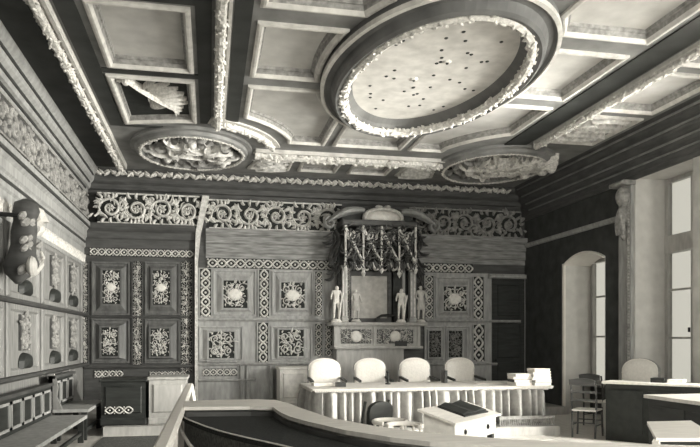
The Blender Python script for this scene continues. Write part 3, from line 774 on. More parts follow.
# recessed picture field between pillars
MB().box(ox(341), ox(412), oz(322.5), oz(222), -OC + .05, -.34, FO).build('back_board', 'dark', t)
MB().box(ox(353), ox(391), oz(318), oz(275), -.34, -.30, FO).build('blank_panel', 'stone', t)
fr = MB()
for a0, a1, b0, b1 in ((351, 353.4, 321, 272), (390.6, 393.5, 321, 272)): fr.box(ox(a0), ox(a1), oz(b0), oz(b1), -.34, -.22, FO)
fr.box(ox(351), ox(393.5), oz(275), oz(271), -.34, -.2, FO); fr.box(ox(351), ox(393.5), oz(322.5), oz(318), -.34, -.2, FO)
fr.build('panel_frame', 'darkmid', t)
def pillar(p0, p1, m, flut):
    i0, i1 = ox(p0), ox(p1); q = MB(); zc0, zc1 = oz(322.5), oz(266); w = (i1 - i0)
    q.box(i0 - .02, i1 + .02, zc0, zc0 + .1, -.2, .05, FO, .02).box(i0 - .02, i1 + .02, zc1 - .08, zc1, -.2, .05, FO, .02)
    q.box(i0, i1, zc0 + .1, zc1 - .08, -.18, .02, FO)
    pl = q.build('pillar', m, t)
    q = MB()
    for k in range(flut): q.box(i0 + w * (k + .2) / flut, i0 + w * (k + .65) / flut, zc0 + .14, zc1 - .12, .02, .035, FO)
    q.build('fluting', 'carve', pl)
pillar(342, 347.5, 'light', 2); pillar(410, 416, 'mid', 2)
q = MB(); lattice(q, FO, ox(348), ox(352), oz(320), oz(268), True, .03, -.2); q.build('carved_strip', 'carve', t)
MB().box(ox(348), ox(352), oz(321), oz(266), -.34, -.2, FO).build('strip_ground', 'darkmid', t)
MB().box(ox(396), ox(409), oz(321), oz(266), -.34, -.24, FO).build('side_board', 'dark', t)
MB().box(ox(404), ox(406.5), oz(321), oz(266), -.24, -.12, FO).build('colonnette', 'mid', t)
# pierced hanging canopy
cz0, cz1 = oz(268), oz(222)
MB().box(ox(340), ox(415), oz(228), oz(222), -OC + .05, .26, FO, .03).build('canopy_board', 'darkmid', t)
FCa = FO.shifted(.24); FCb = FO.shifted(.12)
rc = random.Random(77)
q = MB()
pend = (343.5, 361, 379, 396.5, 412.5)
for k, px in enumerate(pend):
    xx = ox(px); zt, zb = oz(228), oz(279 if k in (1, 3) else 275)
    q.tube([FCa.p(xx, zt), FCa.p(xx, (zt + zb) / 2), FCa.p(xx, zb + .16)], lambda s: .028 - .01 * s, 7)
    q.lathe(FCa.p(xx, zb), [(.0, 0), (.03, .04), (.055, .1), (.03, .15), (.045, .19), (.02, .23)], 8)
q.build('pendant', 'carve', t)
q = MB()
for k in range(4):
    xa_, xb_ = ox(pend[k]), ox(pend[k + 1]); w = xb_ - xa_; zt, zm = oz(230), oz(263)
    for F_ in (FCa, FCb):
        for sgn in ((0, 1) if F_ is FCb else (0,)):
            xs = (lambda u: xa_ + w * u) if not sgn else (lambda u: xb_ - w * u)
            q.tube([F_.p(xs(u), zt - (zt - zm) * (1 - math.cos(u * PI / 2)) ** .55) for u in [i / 10 for i in range(11)]], .022, 6)
            q.tube([F_.p(xs(.5 + .5 * u), zm - .02 - .16 * math.sin(u * PI)) for u in [i / 7 for i in range(8)]], .018, 6)
            q.tube([F_.p(a, b_) for a, b_ in spiral(xs(.27), zt - .17, .12, .03, 1.2, 1, 1 if sgn else -1, 16)], .014, 5)
q.build('tracery', 'carve', t)
q = MB()
for _ in range(300):
    F_ = rc.choice((FCa, FCb)); a = rc.uniform(ox(343), ox(413)); b_ = oz(262) + (oz(228) - oz(262)) * rc.random() ** 1.3
    q.ridge(leafpts(a, b_, rc.uniform(0, 6.28), rc.uniform(.1, .22), rc.uniform(-2.5, 2.5), 6), .018, .04, F_, 0, 'leaf')
for i in range(36):
    a = ox(343) + (ox(413) - ox(343)) * i / 35
    q.ridge(leafpts(a, oz(263), -PI / 2 + rc.uniform(-.6, .6), rc.uniform(.14, .26), rc.uniform(-1.5, 1.5), 6), .022, .05, FCa, 0, 'leaf')
q.build('carved_leaves', 'darkpanel', t)
q = MB()                                                        # dark scroll wings hanging at both sides
for px, sg in ((336, -1), (419, 1)):
    for k in range(14):
        z = oz(232 + k * 3.6); q.ridge(leafpts(ox(px) + rc.uniform(-.1, .1), z, -PI / 2 + rc.uniform(-1, 1), .28, sg * 1.6, 7), .035, .09, FO.shifted(-.1), 0, 'leaf')
    q.ridge([(ox(px) + .1 * math.sin(k * .9), oz(230 + 5.5 * k)) for k in range(10)], .06, .12, FO.shifted(-.15))
    q.build('side_scroll', 'darkmid', t); q = MB()
# crest: oval cartouche between two curved wings
q = MB(); cxp, czp = ox(382.5), oz(218.5)
cart = [(cxp + .38 * math.cos(k * PI / 16), czp + .16 * math.sin(k * PI / 16)) for k in range(32)]
dome(q, cart, FO.shifted(.05), 0, .16)
q.build('cartouche', 'shield', t)
q = MB(); ring = [(cxp + .43 * math.cos(k * PI / 16), czp + .2 * math.sin(k * PI / 16)) for k in range(33)]
q.ridge(ring, .05, .12, FO.shifted(.05), 0, False)
for sg in (-1, 1):
    q.ridge(spiral(cxp + sg * .42, czp - .18, .14, .03, 1.3, PI / 2, -sg), .03, .09, FO.shifted(.05))
    q.ridge(leafpts(cxp, czp + .17, PI / 2 - sg * .5, .22, -sg * 1.6), .04, .1, FO.shifted(.05), 0, 'leaf')
q.build('cartouche_frame', 'carve', t)
q = MB()
for sg in (-1, 1):
    pts = [(cxp + sg * (.42 + .80 * s), czp + .17 - .26 * s - .10 * math.sin(s * PI) * -1) for s in [i / 10 for i in range(11)]]
    q.ridge(pts, .09, .2, FO.shifted(-.05), 0, True)
    q.ridge(spiral(cxp + sg * 1.2, czp - .14, .15, .03, 1.3, PI / 2, -sg), .04, .12, FO.shifted(-.02))
    q.build('crest_wing', 'mid', t); q = MB()
MB().box(ox(343), ox(413), oz(228), oz(208), -OC + .1, -.1, FO).build('crest_back', 'dark', t)

# statues on the shelf
def statue(px, ytop, c, label, flip=1, shade='statue'):
    F = FB.shifted(OC + c); Y = YB - OC - c
    x = onY(px, 310, Y)[0]; z0 = oz(322.5) ; h = onY(px, ytop, Y)[1] - z0 - .07
    t = thing('statue', (x, Y, z0), label, 'statue', group=None)
    MB().lathe((0, 0, 0), [(.11, 0), (.12, .02), (.09, .05), (.085, .07)], 10).build('plinth', shade, t, False)
    s = h / 1.75; f = flip
    J = [((0, 0, .95), .12), ((.01 * f, 0, 1.15), .12), ((0, 0, 1.35), .15), ((0, 0, 1.48), .06), ((.02 * f, -.02, 1.62), .10), ((.02 * f, -.02, 1.72), .075),
         ((.1, 0, .88), .095), ((.13, -.05, .5), .07), ((.11, 0, .08), .05), ((.12, -.1, .03), .04),
         ((-.1, 0, .88), .095), ((-.12, -.02, .5), .07), ((-.13, .02, .08), .05), ((-.16, -.08, .03), .04),
         ((.2, 0, 1.42), .06), ((.27 , -.03, 1.14), .047), ((.2 if f > 0 else .3, -.17, .95), .04),
         ((-.2, 0, 1.42), .06), ((-.28, -.02, 1.14), .047), ((-.3 if f > 0 else -.16, -.14, 1.0), .04)]
    E = [(0, 1), (1, 2), (2, 3), (3, 4), (4, 5), (0, 6), (6, 7), (7, 8), (8, 9), (0, 10), (10, 11), (11, 12), (12, 13), (2, 14), (14, 15), (15, 16), (2, 17), (17, 18), (18, 19)]
    me = bpy.data.meshes.new('statue_body'); me.from_pydata([tuple(V(p) * s + V((0, 0, .07))) for p, r in J], E, [])
    o = bpy.data.objects.new('body', me); C.objects.link(o); o.parent = t
    md = o.modifiers.new('skin', 'SKIN'); md.use_smooth_shade = True
    for i, (p, r) in enumerate(J):
        sv = me.skin_vertices[0].data[i]; sv.radius = (r * s * 1.05, r * s * 1.05); sv.use_root = (i == 0)
    o.modifiers.new('sub', 'SUBSURF').levels = 1; o.modifiers['sub'].render_levels = 1
    me.materials.append(M[shade])
    q = MB()                                                    # drapery / attribute
    if flip > 0: q.tube([V((.3, -.2, 1.5)) * s, V((.2, -.17, .95)) * s, V((.12, -.14, .2)) * s], .02, 6)
    else: q.loft([[V((r * math.cos(a) * s, (r * .8 * math.sin(a)) * s, z * s + .07)) for a in [k * PI / 6 for k in range(12)]] for r, z in ((.17, .98), (.2, .75), (.22, .5))])
    q.build('staff' if flip > 0 else 'drapery', shade, t, False)
    return t
statue(336.5, 285, .10, 'small pale statue on the mantel shelf outside the left pillar', 1)
statue(356, 289, .02, 'small pale statue on the mantel shelf between left pillar and blank panel', -1, 'stone')
statue(401, 288, .10, 'bright small nude statue standing right of the blank panel', 1)
statue(421, 285, .06, 'small pale statue on the mantel shelf outside the right pillar', -1, 'stone')
# curved dark bar lying on the shelf, small box on the lower ledge
q = MB(); FS = FO.shifted(-.02)
q.tube([FS.p(ox(a), oz(b_)) for a, b_ in ((376, 322), (378, 318), (382, 315.5), (388, 315), (396, 315.5))], .03, 8)
q.tube([FS.p(ox(396), oz(315.5)), FS.p(ox(396.5), oz(322))], .03, 8)
tag(q.build('curved_bar', 'iron'), 'dark curved bar standing on the mantel shelf in front of the blank panel', 'bar')
q = MB().box(ox(395), ox(406), oz(346), oz(341), .0, .09, FO); 
tag(q.build('box', 'blackobj'), 'small dark box on the ledge under the right carved base panel of the overmantel', 'box')

# ================================================================== LEFT WALL
bays = [(7.75, 9.35, 8.55), (9.55, 11.2, 10.37), (11.4, 13.0, 12.24), (13.2, 14.45, 13.8)]
names_u = ['nearest the camera', 'behind the hanging dark carving', 'second from the back corner', 'nearest the back corner']
ZR, ZR2 = 2.11, 1.07
struct(MB().box(6.5, YB - .3, ZR - .03, ZR + .03, 0, .13, FL, .03).build('trim_21', 'darkmid'))
struct(MB().box(6.5, YB - .3, ZR2 - .03, ZR2 + .03, 0, .13, FL, .03).build('trim_22', 'darkmid'))
def left_panel(y0, y1, yc, z0, z1, label, seed):
    t = thing('carved_wainscot', (XL, (y0 + y1) / 2, z0), label, 'wall panel')
    F = FL; R = lambda a0, a1, b0, b1, c: [F.p(a0, b0, c), F.p(a1, b0, c), F.p(a1, b1, c), F.p(a0, b1, c)]
    MB().loft([R(y0, y1, z0, z1, .0), R(y0, y1, z0, z1, .05), R(y0 + .07, y1 - .07, z0 + .07, z1 - .07, .05), R(y0 + .1, y1 - .1, z0 + .1, z1 - .1, .015)]).build('panel_field', 'leftwall', t)
    a0, a1 = yc - .24, yc + .24; b0, b1 = z0 + .33, z1 - .13
    MB().box(a0, a1, b0, b1, .01, .05, F).build('inset_ground', 'darkmid', t)
    q = MB(); rm = random.Random(seed); arabesque(q, F, a0 + .02, a1 - .02, b0, b1, .03, .05, rm); foliage(q, F, a0 + .05, a1 - .05, b0, b1, 16, .16, .02, .03, .05, rm)
    q.build('carved_arabesque', 'carvemid', t)
    d = [(yc - .27, z0 + .06)] + [(yc - .27 * math.cos(k * PI / 12), z0 + .14 + .16 * math.sin(k * PI / 12)) for k in range(13)] + [(yc + .27, z0 + .06)]
    q = MB(); dome(q, d, F, .015, .12); q.build('dark_arch', 'dark', t)
for k, (y0, y1, yc) in enumerate(bays):
    left_panel(y0, y1, yc, ZR + .04, 3.12, 'upper pale carved panel of the left wall ' + names_u[k], 60 + k)
    left_panel(y0, y1, yc, ZR2 + .04, ZR - .04, 'lower pale carved panel of the left wall ' + ['nearest the camera', 'behind the near bench', 'second from the back corner', 'nearest the back corner'][k], 70 + k)
for k, y in enumerate((9.45, 11.3, 13.1, 14.6)):
    t = thing('pilaster', (XL, y, ZR2), 'plain pale pilaster on the left wall, ' + ['nearest the camera', 'third from the back corner', 'second from the back corner', 'in the back corner'][k], 'pilaster')
    MB().box(y - .08, y + .08, ZR + .04, 3.12, 0, .085, FL, .02).build('upper_shaft', 'leftwall', t)
    MB().box(y - .08, y + .08, ZR2 + .04, ZR - .04, 0, .085, FL, .02).build('lower_shaft', 'leftwall', t)
# dark hanging carving
hx = XL + .30
hp = lambda px, py, X=XL + .30: (lambda r: V((X, r[0], r[1])))(onX(px, py, X))
t = thing('hanging_carving', tuple(hp(24, 284)), 'dark carved figure bracket with pale horn hanging high on the left wall', 'wall carving')
q = MB()
def sect(px, py, w, dpt): 
    c = hp(px + 4, py); return [c + V((dpt * math.sin(a), .6 * w * math.cos(a), 0)) for a in [k * PI / 6 for k in range(12)]]
q.loft([sect(23, 199, .05, .05), sect(22, 203, .2, .14), sect(22, 212, .24, .17), sect(21, 220, .17, .14), sect(20, 232, .24, .16), sect(19, 245, .2, .15), sect(18, 255, .23, .17), sect(17, 264, .33, .22), sect(16, 273, .28, .18), sect(14, 280, .12, .08), sect(14, 284, .03, .03)])
q.build('carving_body', 'darkmid', t, smooth=True)
q = MB()
for k in range(26):
    rr_ = random.Random(300 + k); c = hp(rr_.uniform(13, 32), rr_.uniform(215, 272)) + V((.15, 0, 0))
    q.blob(c + V((-.06, 0, 0)), V((.02, .055, .02)), V((.03, -.02, .05)), V((.035, .0, -.02)), 6, 4)
q.build('carved_leaves', 'carvemid', t)
q = MB(); q.tube([hp(33, 207), hp(37, 214), hp(39, 222), hp(37, 229), hp(33, 234)], lambda s: .04 + .09 * math.sin(PI * s), 8)
q.tube([hp(26, 274), hp(35, 271), hp(41, 265), hp(43, 258), hp(41, 252)], lambda s: .07 * (1 - .75 * s), 8)
q.build('pale_horn', 'stone', t)['label'] = 'pale curved horn'
q = MB().blob(hp(14, 266) + V((.2, 0, 0)), V((0, .11, 0)), V((0, 0, .13)), V((.06, 0, 0)), 10, 6)
q.build('shield', 'stone', t)
MB().tube([V((XL, hp(22, 215).y, hp(22, 215).z)), hp(22, 215)], .03, 8).build('bracket', 'iron', t)

# ================================================================== BENCHES ALONG THE LEFT WALL
def bench(y0, y1, zs, zb, label, npan, ends=True):
    xw, xs = XL + .15, -1.87
    t = thing('bench', ((xw + xs) / 2, (y0 + y1) / 2, 0), label, 'bench')
    MB().box(xw + .06, xs, y0, y1, zs - .05, zs).build('seat', 'mid', t)
    MB().box(xw, xw + .06, y0, y1, zs - .02, zb, W).build('backrest', 'dark', t)
    MB().box(xw - .02, xw + .10, y0, y1, zb, zb + .045).build('top_rail', 'darkmid', t)
    w = (y1 - y0 - .1) / npan; F = Frame((xw + .06, 0, 0), (0, 1, 0), (0, 0, 1), (1, 0, 0))
    for i in range(npan):
        a0, a1 = y0 + .05 + i * w + .03, y0 + .05 + (i + 1) * w - .03; b0, b1 = zs + .06, zb - .05; e = .035
        q = MB().box(a0, a0 + e, b0, b1, 0, .02, F).box(a1 - e, a1, b0, b1, 0, .02, F).box(a0, a1, b0, b0 + e, 0, .02, F).box(a0, a1, b1 - e, b1, 0, .02, F)
        q.build('panel_frame', 'mid', t)
    for y in (y0 + .1, y1 - .1):
        for x in (xw + .12, xs - .08):
            MB().box(x - .04, x + .04, y - .04, y + .04, 0, zs - .05).build('leg', 'dark', t)
    MB().box(xs - .1, xs - .06, y0 + .1, y1 - .1, .12, .17).build('stretcher', 'dark', t)
    if ends:
        for y in (y0 + .03, y1 - .03):
            F2 = Frame((0, y, 0), (1, 0, 0), (0, 0, 1), (0, 1, 0))
            MB().prism([(xw, zs), (xw + .2, zs), (xw + .12, zs + .2), (xw + .14, zs + .35), (xw + .08, zb + .08), (xw, zb + .08)], -.03, .03, F2).build('end_board', 'leftwall', t)
    return t
bench(6.2, 11.2, .42, .88, 'long bench with pale framed dark back panels in the left foreground', 9, False)
bench(11.3, 12.95, .50, .98, 'short bench with carved pale end board further along the left wall', 3)

# ================================================================== HANDRAIL AND CURVED BAR IN THE FOREGROUND
t = thing('handrail', (-.27, 6.7, 0), 'pale sloping-looking handrail on posts running from the foreground to the back at left', 'handrail')
t['label'] = 'pale straight handrail on posts running back along the aisle at left'
MB().box(-.32, -.22, 3.2, 9.5, .95, 1.0, W, .02).build('rail', 'rim', t)
for y in (9.44, 6.55, 5.35, 4.4):
    MB().box(-.30, -.24, y - .03, y + .03, 0, .95).build('post', 'rim', t)
MB().box(-.28, -.26, 3.2, 9.4, .10, .16).build('lower_rail', 'rim', t)
MB().bar((-.25, 9.42, .95), (-.10, 9.3, 0), .05).build('brace', 'rim', t)

outer_px = [(184, 401), (220, 399.8), (258, 399.2), (276, 400), (288, 403), (301, 408), (330, 417.7), (374, 425.8), (430, 433), (500, 438.5), (560, 441.5), (640, 444), (720, 446)]
inner_px = [(184, 407), (220, 406.6), (250, 406.3), (273, 407), (281, 412.5), (290, 416.5), (306, 421), (345, 430), (390, 437), (430, 441.5), (490, 446), (560, 451), (620, 454), (720, 457)]
RO = [onZ(a, b_, 1.0) for a, b_ in outer_px]; RI = [onZ(a, b_, 1.0) for a, b_ in inner_px]
t = thing('curved_bar', (1.5, 5.2, 0), 'curved barrier with broad pale rim sweeping across the foreground', 'barrier')
poly = RO + RI[::-1]
MB().prism(poly, .97, 1.0).build('rim', 'rim', t)
def mid(k): return tuple((RO[min(k, len(RO) - 1)][i] * .6 + RI[min(k, len(RI) - 1)][i] * .4) for i in (0, 1))
q = MB(); ml = [(RO[i][0] * .75 + RI[min(i, len(RI) - 1)][0] * .25, RO[i][1] * .75 + RI[min(i, len(RI) - 1)][1] * .25) for i in range(len(RO))]
for i in range(len(ml) - 1):
    q.loft([[V((ml[k][0], ml[k][1], 0)), V((ml[k][0], ml[k][1], .956)), V((ml[k][0] + .03, ml[k][1] - .03, .956)), V((ml[k][0] + .03, ml[k][1] - .03, 0))] for k in (i, i + 1)])
q.build('bar_panel', 'mid', t)
# dark baize-covered desk following the inside of the barrier
ZD = .92
thin_px = [(182, 415.5), (186, 418.5), (192, 421), (205, 426), (218, 430.3), (232, 434), (248, 437.8), (265, 441.5), (285, 446), (310, 452)]
TH = [onZ(a, b_, ZD) for a, b_ in thin_px]
t2 = thing('baize_desk', (1.2, 4.8, 0), 'dark baize-topped curved desk inside the pale rimmed barrier', 'desk')
RIs = [(a * .985 + .012, b_ - .06) for a, b_ in RI]
dpoly = [(a, b_) for a, b_ in RIs[:-3]] + [onZ(430, 470, ZD), onZ(350, 458, ZD)] + TH[::-1]
MB().prism(dpoly, ZD - .04, ZD).build('desk_top', 'baize', t2)
q = MB(); q.tube([V((a, b_, ZD)) for a, b_ in TH], .006, 6); q.build('edge_bead', 'shield', t2)
q = MB()
for i in range(len(TH) - 1):
    q.loft([[V((TH[k][0] + .02, TH[k][1] + .02, 0)), V((TH[k][0] + .02, TH[k][1] + .02, ZD - .04)), V((TH[k][0] + .05, TH[k][1] + .05, ZD - .04)), V((TH[k][0] + .05, TH[k][1] + .05, 0))] for k in (i, i + 1)])
q.build('desk_side', 'carpet', t2)
# riser between desk and rim
q = MB()
for i in range(len(RIs) - 5):
    q.loft([[V((RIs[k][0], RIs[k][1] + .05, ZD - .03)), V((RIs[k][0], RIs[k][1] + .05, .955)), V((RIs[k][0], RIs[k][1] + .07, .955)), V((RIs[k][0], RIs[k][1] + .07, ZD - .03))] for k in (i, i + 1)])
q.build('riser', 'darkmid', t)
# pale bent hand strap beside the rail, thin rod at the desk edge
q = MB(); q.tube([V((*onZ(a, b_, .8), .8)) for a, b_ in ((178.5, 421), (181, 428), (184, 436), (189, 444), (196, 452))], .014, 8); q.tube([V((*onZ(178.5, 421, .8), .8)), V((*onZ(178.5, 421, .8), .0))], .014, 8)
tag(q.build('curved_rod', 'rim'), 'pale bent rod just right of the handrail in the foreground', 'rod')

# ================================================================== JUDGES TABLE
TX0, TX1, TY0, TY1, TZ = 1.62, 5.71, 10.70, 12.15, .79
t = thing('table', ((TX0 + TX1) / 2, (TY0 + TY1) / 2, DZ), 'long judges table on the low platform under a skirted cloth', 'table')
MB().box(TX0 + .03, TX1 - .03, TY0 + .03, TY1 - .03, TZ - .06, TZ - .012).build('tabletop', 'mid', t)
for x in (TX0 + .15, TX1 - .15):
    for y in (TY0 + .15, TY1 - .15): MB().box(x - .04, x + .04, y - .04, y + .04, DZ, TZ - .06).build('leg', 'dark', t)
t = thing('tablecloth', ((TX0 + TX1) / 2, (TY0 + TY1) / 2, TZ), 'pale fringed cloth with dark folded skirt covering the judges table', 'tablecloth')
MB().box(TX0 - .03, TX1 + .03, TY0 - .04, TY1 + .03, TZ - .012, TZ + .012).build('cloth_top', 'clothtop', t)
rs = random.Random(15)
per = [(TX0, TY1)]; 
path = []
def side(p, q_, n):
    return [(p[0] + (q_[0] - p[0]) * i / n, p[1] + (q_[1] - p[1]) * i / n) for i in range(n)]
sx0, sx1, sy0 = TX0 + .10, TX1 - .10, TY0 + .12
path = side((sx0, TY1), (sx0, sy0), 100) + side((sx0, sy0), (sx1, sy0), 420) + side((sx1, sy0), (sx1, TY1), 100) + [(sx1, TY1)]
ph, rows = 0.0, []
offs = []
for i in range(len(path)):
    ph += .36 + .13 * math.sin(i * .09) + rs.uniform(-.06, .06)
    offs.append((.5 + .5 * math.sin(ph)) ** .5 * (.75 + .25 * math.sin(i * .07)))
def nrm(i):
    if i < 100: return (-1, 0)
    if i < 520: return (0, -1)
    return (1, 0)
LV = [(TZ - .015, .10), (TZ - .05, .16), (TZ - .15, .20), (TZ - .35, .22), (DZ + .035, .23)]
q = MB()
vs = []; fs = []; n = len(path)
for z, am in LV:
    for i, (x, y) in enumerate(path):
        nx, ny = nrm(i); o_ = offs[i] * am + .004
        if 97 <= i < 103 or 517 <= i < 523:
            o_ *= .6
        vs.append((x + nx * o_, y + ny * o_, z))
for j in range(len(LV) - 1):
    for i in range(n - 1): fs.append((j * n + i, j * n + i + 1, (j + 1) * n + i + 1, (j + 1) * n + i))
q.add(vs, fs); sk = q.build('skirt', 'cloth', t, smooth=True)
sm = sk.modifiers.new('thick', 'SOLIDIFY'); sm.thickness = .006
q = MB()
for i in range(150):
    x = TX0 + (TX1 - TX0) * (i + .5) / 150; q.box(x - .009, x + .009, TY0 - .055, TY0 - .04, TZ - .034, TZ + .004)
for i in range(50):
    y = TY0 + (TY1 - TY0) * (i + .5) / 50; q.box(TX0 - .045, TX0 - .03, y - .009, y + .009, TZ - .034, TZ + .004).box(TX1 + .03, TX1 + .045, y - .009, y + .009, TZ - .034, TZ + .004)
fr_ = q.build('fringe', 'clothtop', t); fr_['kind'] = 'stuff'
q = MB()
for i in range(26):                                             # fringe along the lower hem at the right end
    x = TX1 - 1.0 + 1.0 * (i + .5) / 26; q.box(x - .009, x + .009, TY0 - .135, TY0 - .12, DZ + .005, DZ + .12)
q.box(TX1 - 1.0, TX1, TY0 - .138, TY0 - .118, DZ + .11, DZ + .16)
q.build('hem_fringe', 'carvemid', t)['kind'] = 'stuff'

# judges' chairs: white upholstered, arched backs (local coordinates, facing -Y)
def make_chair(label):
    t = thing('upholstered_chair', (0, 0, 0), label, 'chair')
    out = [(-.33, .50), (.33, .50), (.33, .86)] + [(.33 * math.cos(k * PI / 14) , .88 + .21 * math.sin(k * PI / 14) ** .8) for k in range(1, 14)] + [(-.33, .86)]
    F = Frame((0, .27, 0), (1, 0, 0), (0, .10, .995), (0, -.995, .10))
    bkf = MB().prism(out, -.045, 0.0, F).build('backrest', 'carvemid', t, False)
    ins = [(a * .93, .5 + (b_ - .5) * .955 + .01) for a, b_ in out]
    q = MB(); dome(q, ins, F, 0.0, .05, 6, .012); q.build('back_cushion', 'fabric', t, False, True)
    q = MB(); q.tube([F.p(a, b_, .012) for a, b_ in ins[2:]], .010, 6); q.build('piping', 'white', t, False)
    MB().box(-.33, .33, -.30, .30, .36, .43, W).build('seat_frame', 'light', t, False)
    q = MB(); dome(q, [(-.31, -.30), (.31, -.30), (.31, .24), (-.31, .24)], Frame((0, 0, .43), (1, 0, 0), (0, 1, 0), (0, 0, 1)), 0, .08, 5, .02); q.build('seat', 'fabric', t, False)
    for x in (-.29, .29):
        MB().bar((x, -.26, 0), (x, -.26, .36), .05).build('leg', 'light', t, False)
        MB().bar((x, .33, 0), (x, .27, .36), .05).build('leg', 'light', t, False)
        MB().bar((x * 1.08, -.2, .66), (x * 1.08, .30, .70), .05, .04).bar((x * 1.08, -.2, .43), (x * 1.08, -.2, .66), .04).build('armrest', 'dark', t, False)
    return t
GC = 'white judges chairs behind the table'
ch0 = make_chair('leftmost white arched chair behind the judges table')
labs = ['leftmost white arched chair behind the judges table', 'second white arched chair from the left behind the judges table', 'third white arched chair from the left behind the judges table', 'rightmost white arched chair behind the judges table']
YC = 12.62
for k, px in enumerate((327.5, 374, 420, 466)):
    o = ch0 if k == 0 else copy_tree(ch0)
    o.location = (onY(px, 370, YC)[0], YC, DZ); o['label'] = labs[k]; o['group'] = GC
o = copy_tree(ch0); o.name = 'upholstered_chair'; o.location = (7.05, 10.46, 0); o.rotation_euler = (0, 0, math.radians(-62)); o.scale = (1.05, 1, 1.17)
o['label'] = 'white arched chair behind the dark desk by the windows'; del o['group']

# things on the table
def onbox(name, px0, px1, h, Y, depth, m, label, cat, zb=TZ + .012, rz=0, group=None):
    xa, xb = onY(px0, 385, Y)[0], onY(px1, 385, Y)[0]
    q = MB().box(xa, xb, Y, Y + depth, zb, zb + h, W)
    return tag(q.build(name, m), label, cat, group)
def make_book(w, d, h, cover):
    t = thing('book', (0, 0, 0), 'book', 'book')
    MB().box(-w / 2, w / 2, -d / 2, d / 2, 0, .006).box(-w / 2, w / 2, -d / 2, d / 2, h - .006, h).box(-w / 2, -w / 2 + .006, -d / 2, d / 2, .006, h - .006).build('cover', cover, t, False)
    MB().box(-w / 2 + .007, w / 2 - .012, -d / 2 + .01, d / 2 - .01, .006, h - .006).build('page_block', 'paper', t, False)
    return t
ordn = ['lowest', 'second', 'third', 'fourth', 'fifth', 'sixth', 'topmost']
def stack(px, Y, specs, label, group):
    z = TZ + .012; x = onY(px, 380, Y)[0]; r_ = random.Random(px)
    n = len(specs)
    for k, (w, d, h, m) in enumerate(specs):
        b_ = make_book(w, d, h, m)
        b_.location = (x + r_.uniform(-.015, .015), Y + r_.uniform(-.01, .01), z); b_.rotation_euler = (0, 0, r_.uniform(-.12, .12)); z += h
        pos = 'lowest' if k == 0 else ('topmost' if k == n - 1 else ordn[k] + ' from below')
        b_['label'] = '%s volume %s' % (pos, label); b_['group'] = group
stack(520, 10.98, [(.36, .30, .055, 'paper'), (.34, .28, .05, 'dark'), (.36, .27, .045, 'paper'), (.33, .28, .05, 'shield')], 'of the lower book stack beside the tall one on the table', 'books in the lower stack')
stack(539, 10.92, [(.34, .3, .05, 'light'), (.33, .3, .045, 'mid'), (.34, .29, .045, 'shield'), (.33, .29, .05, 'light'), (.32, .28, .045, 'shield'), (.30, .27, .05, 'paper')], 'of the tall book stack at the right end of the table', 'books in the tall stack')
onbox('paper_sheet', 478, 506, .006, 11.3, .34, 'paper', 'loose white paper lying flat on the table left of the books', 'paper')
onbox('inkstand', 337, 346, .075, 11.1, .16, 'blackobj', 'small dark inkstand box on the table before the leftmost chair', 'inkstand')
onbox('paper_bundle', 314, 333, .05, 11.35, .3, 'paper', 'flat white bundle of papers at the left end of the table', 'paper')
q = MB().lathe((onY(388, 380, 11.6)[0], 11.6, TZ + .012), [(.05, 0), (.05, .02), (.018, .03), (.018, .2), (.03, .21), (.03, .23), (0, .24)], 10)
tag(q.build('candlestick', 'blackobj'), 'dark candlestick standing on the table between second and third chair', 'candlestick')
q = MB().box(onY(444, 380, 11.75)[0], onY(446.5, 380, 11.75)[0], 11.7, 11.9, TZ + .012, TZ + .24)  # dark strip added where the rightmost chair shows a dark edge
tag(q.build('chair_edge_strip', 'blackobj'), 'thin dark strip for the chair edge, standing upright on the table before the rightmost chair', 'strip')

# ================================================================== SLANTED WRITING DESK IN FRONT OF THE TABLE
P0 = V((2.50, 6.75, 0)); ang = math.atan2(.72, .79)
t = thing('writing_desk', tuple(P0), 'small pale slant-topped writing desk standing before the judges table', 'desk', ang)
Wd, Dp = 1.07, .42
F2 = Frame((0, 0, 0), (0, 1, 0), (0, 0, 1), (1, 0, 0))
MB().prism([(-.04, .70), (Dp, .82), (Dp, .845), (-.04, .725)], -.04, Wd + .04, F2).build('slanted_top', 'rim', t, False)
MB().prism([(0, .50), (Dp - .04, .50), (Dp - .04, .81), (0, .70)], .02, Wd - .02, F2).build('desk_body', 'shield', t, False)
for x in (.05, Wd - .05):
    for y in (.05, Dp - .1): MB().box(x - .03, x + .03, y - .03, y + .03, 0, .5).build('leg', 'dark', t, False)
for x in (.25, .82): MB().blob((x, -.01, .6), (.015, 0, 0), (0, .02, 0), (0, 0, .03), 8, 5).build('keyhole_plate', 'iron', t, False)
R_ = Matrix.Rotation(ang, 4, 'Z')
t = thing('open_book', tuple(P0 + R_ @ V((.64, .20, .785))), 'dark covered open book lying on the slanted writing desk', 'book', ang)
sl = math.atan2(.12, Dp + .04)
FBk = Frame((0, 0, .0), (1, 0, 0), (0, math.cos(sl), math.sin(sl)), (0, -math.sin(sl), math.cos(sl)))
MB().box(-.30, .30, -.16, .19, 0.0, .02, FBk).build('cover', 'blackobj', t, False)
MB().prism([(-.30, .02), (.0, .02), (.30, .02), (.30, .03), (.18, .06), (.02, .035), (-.02, .035), (-.18, .06), (-.30, .03)], -.13, .17, Frame((0, 0, 0), FBk.u, FBk.n, FBk.v)).build('page_block', 'dark', t, False)

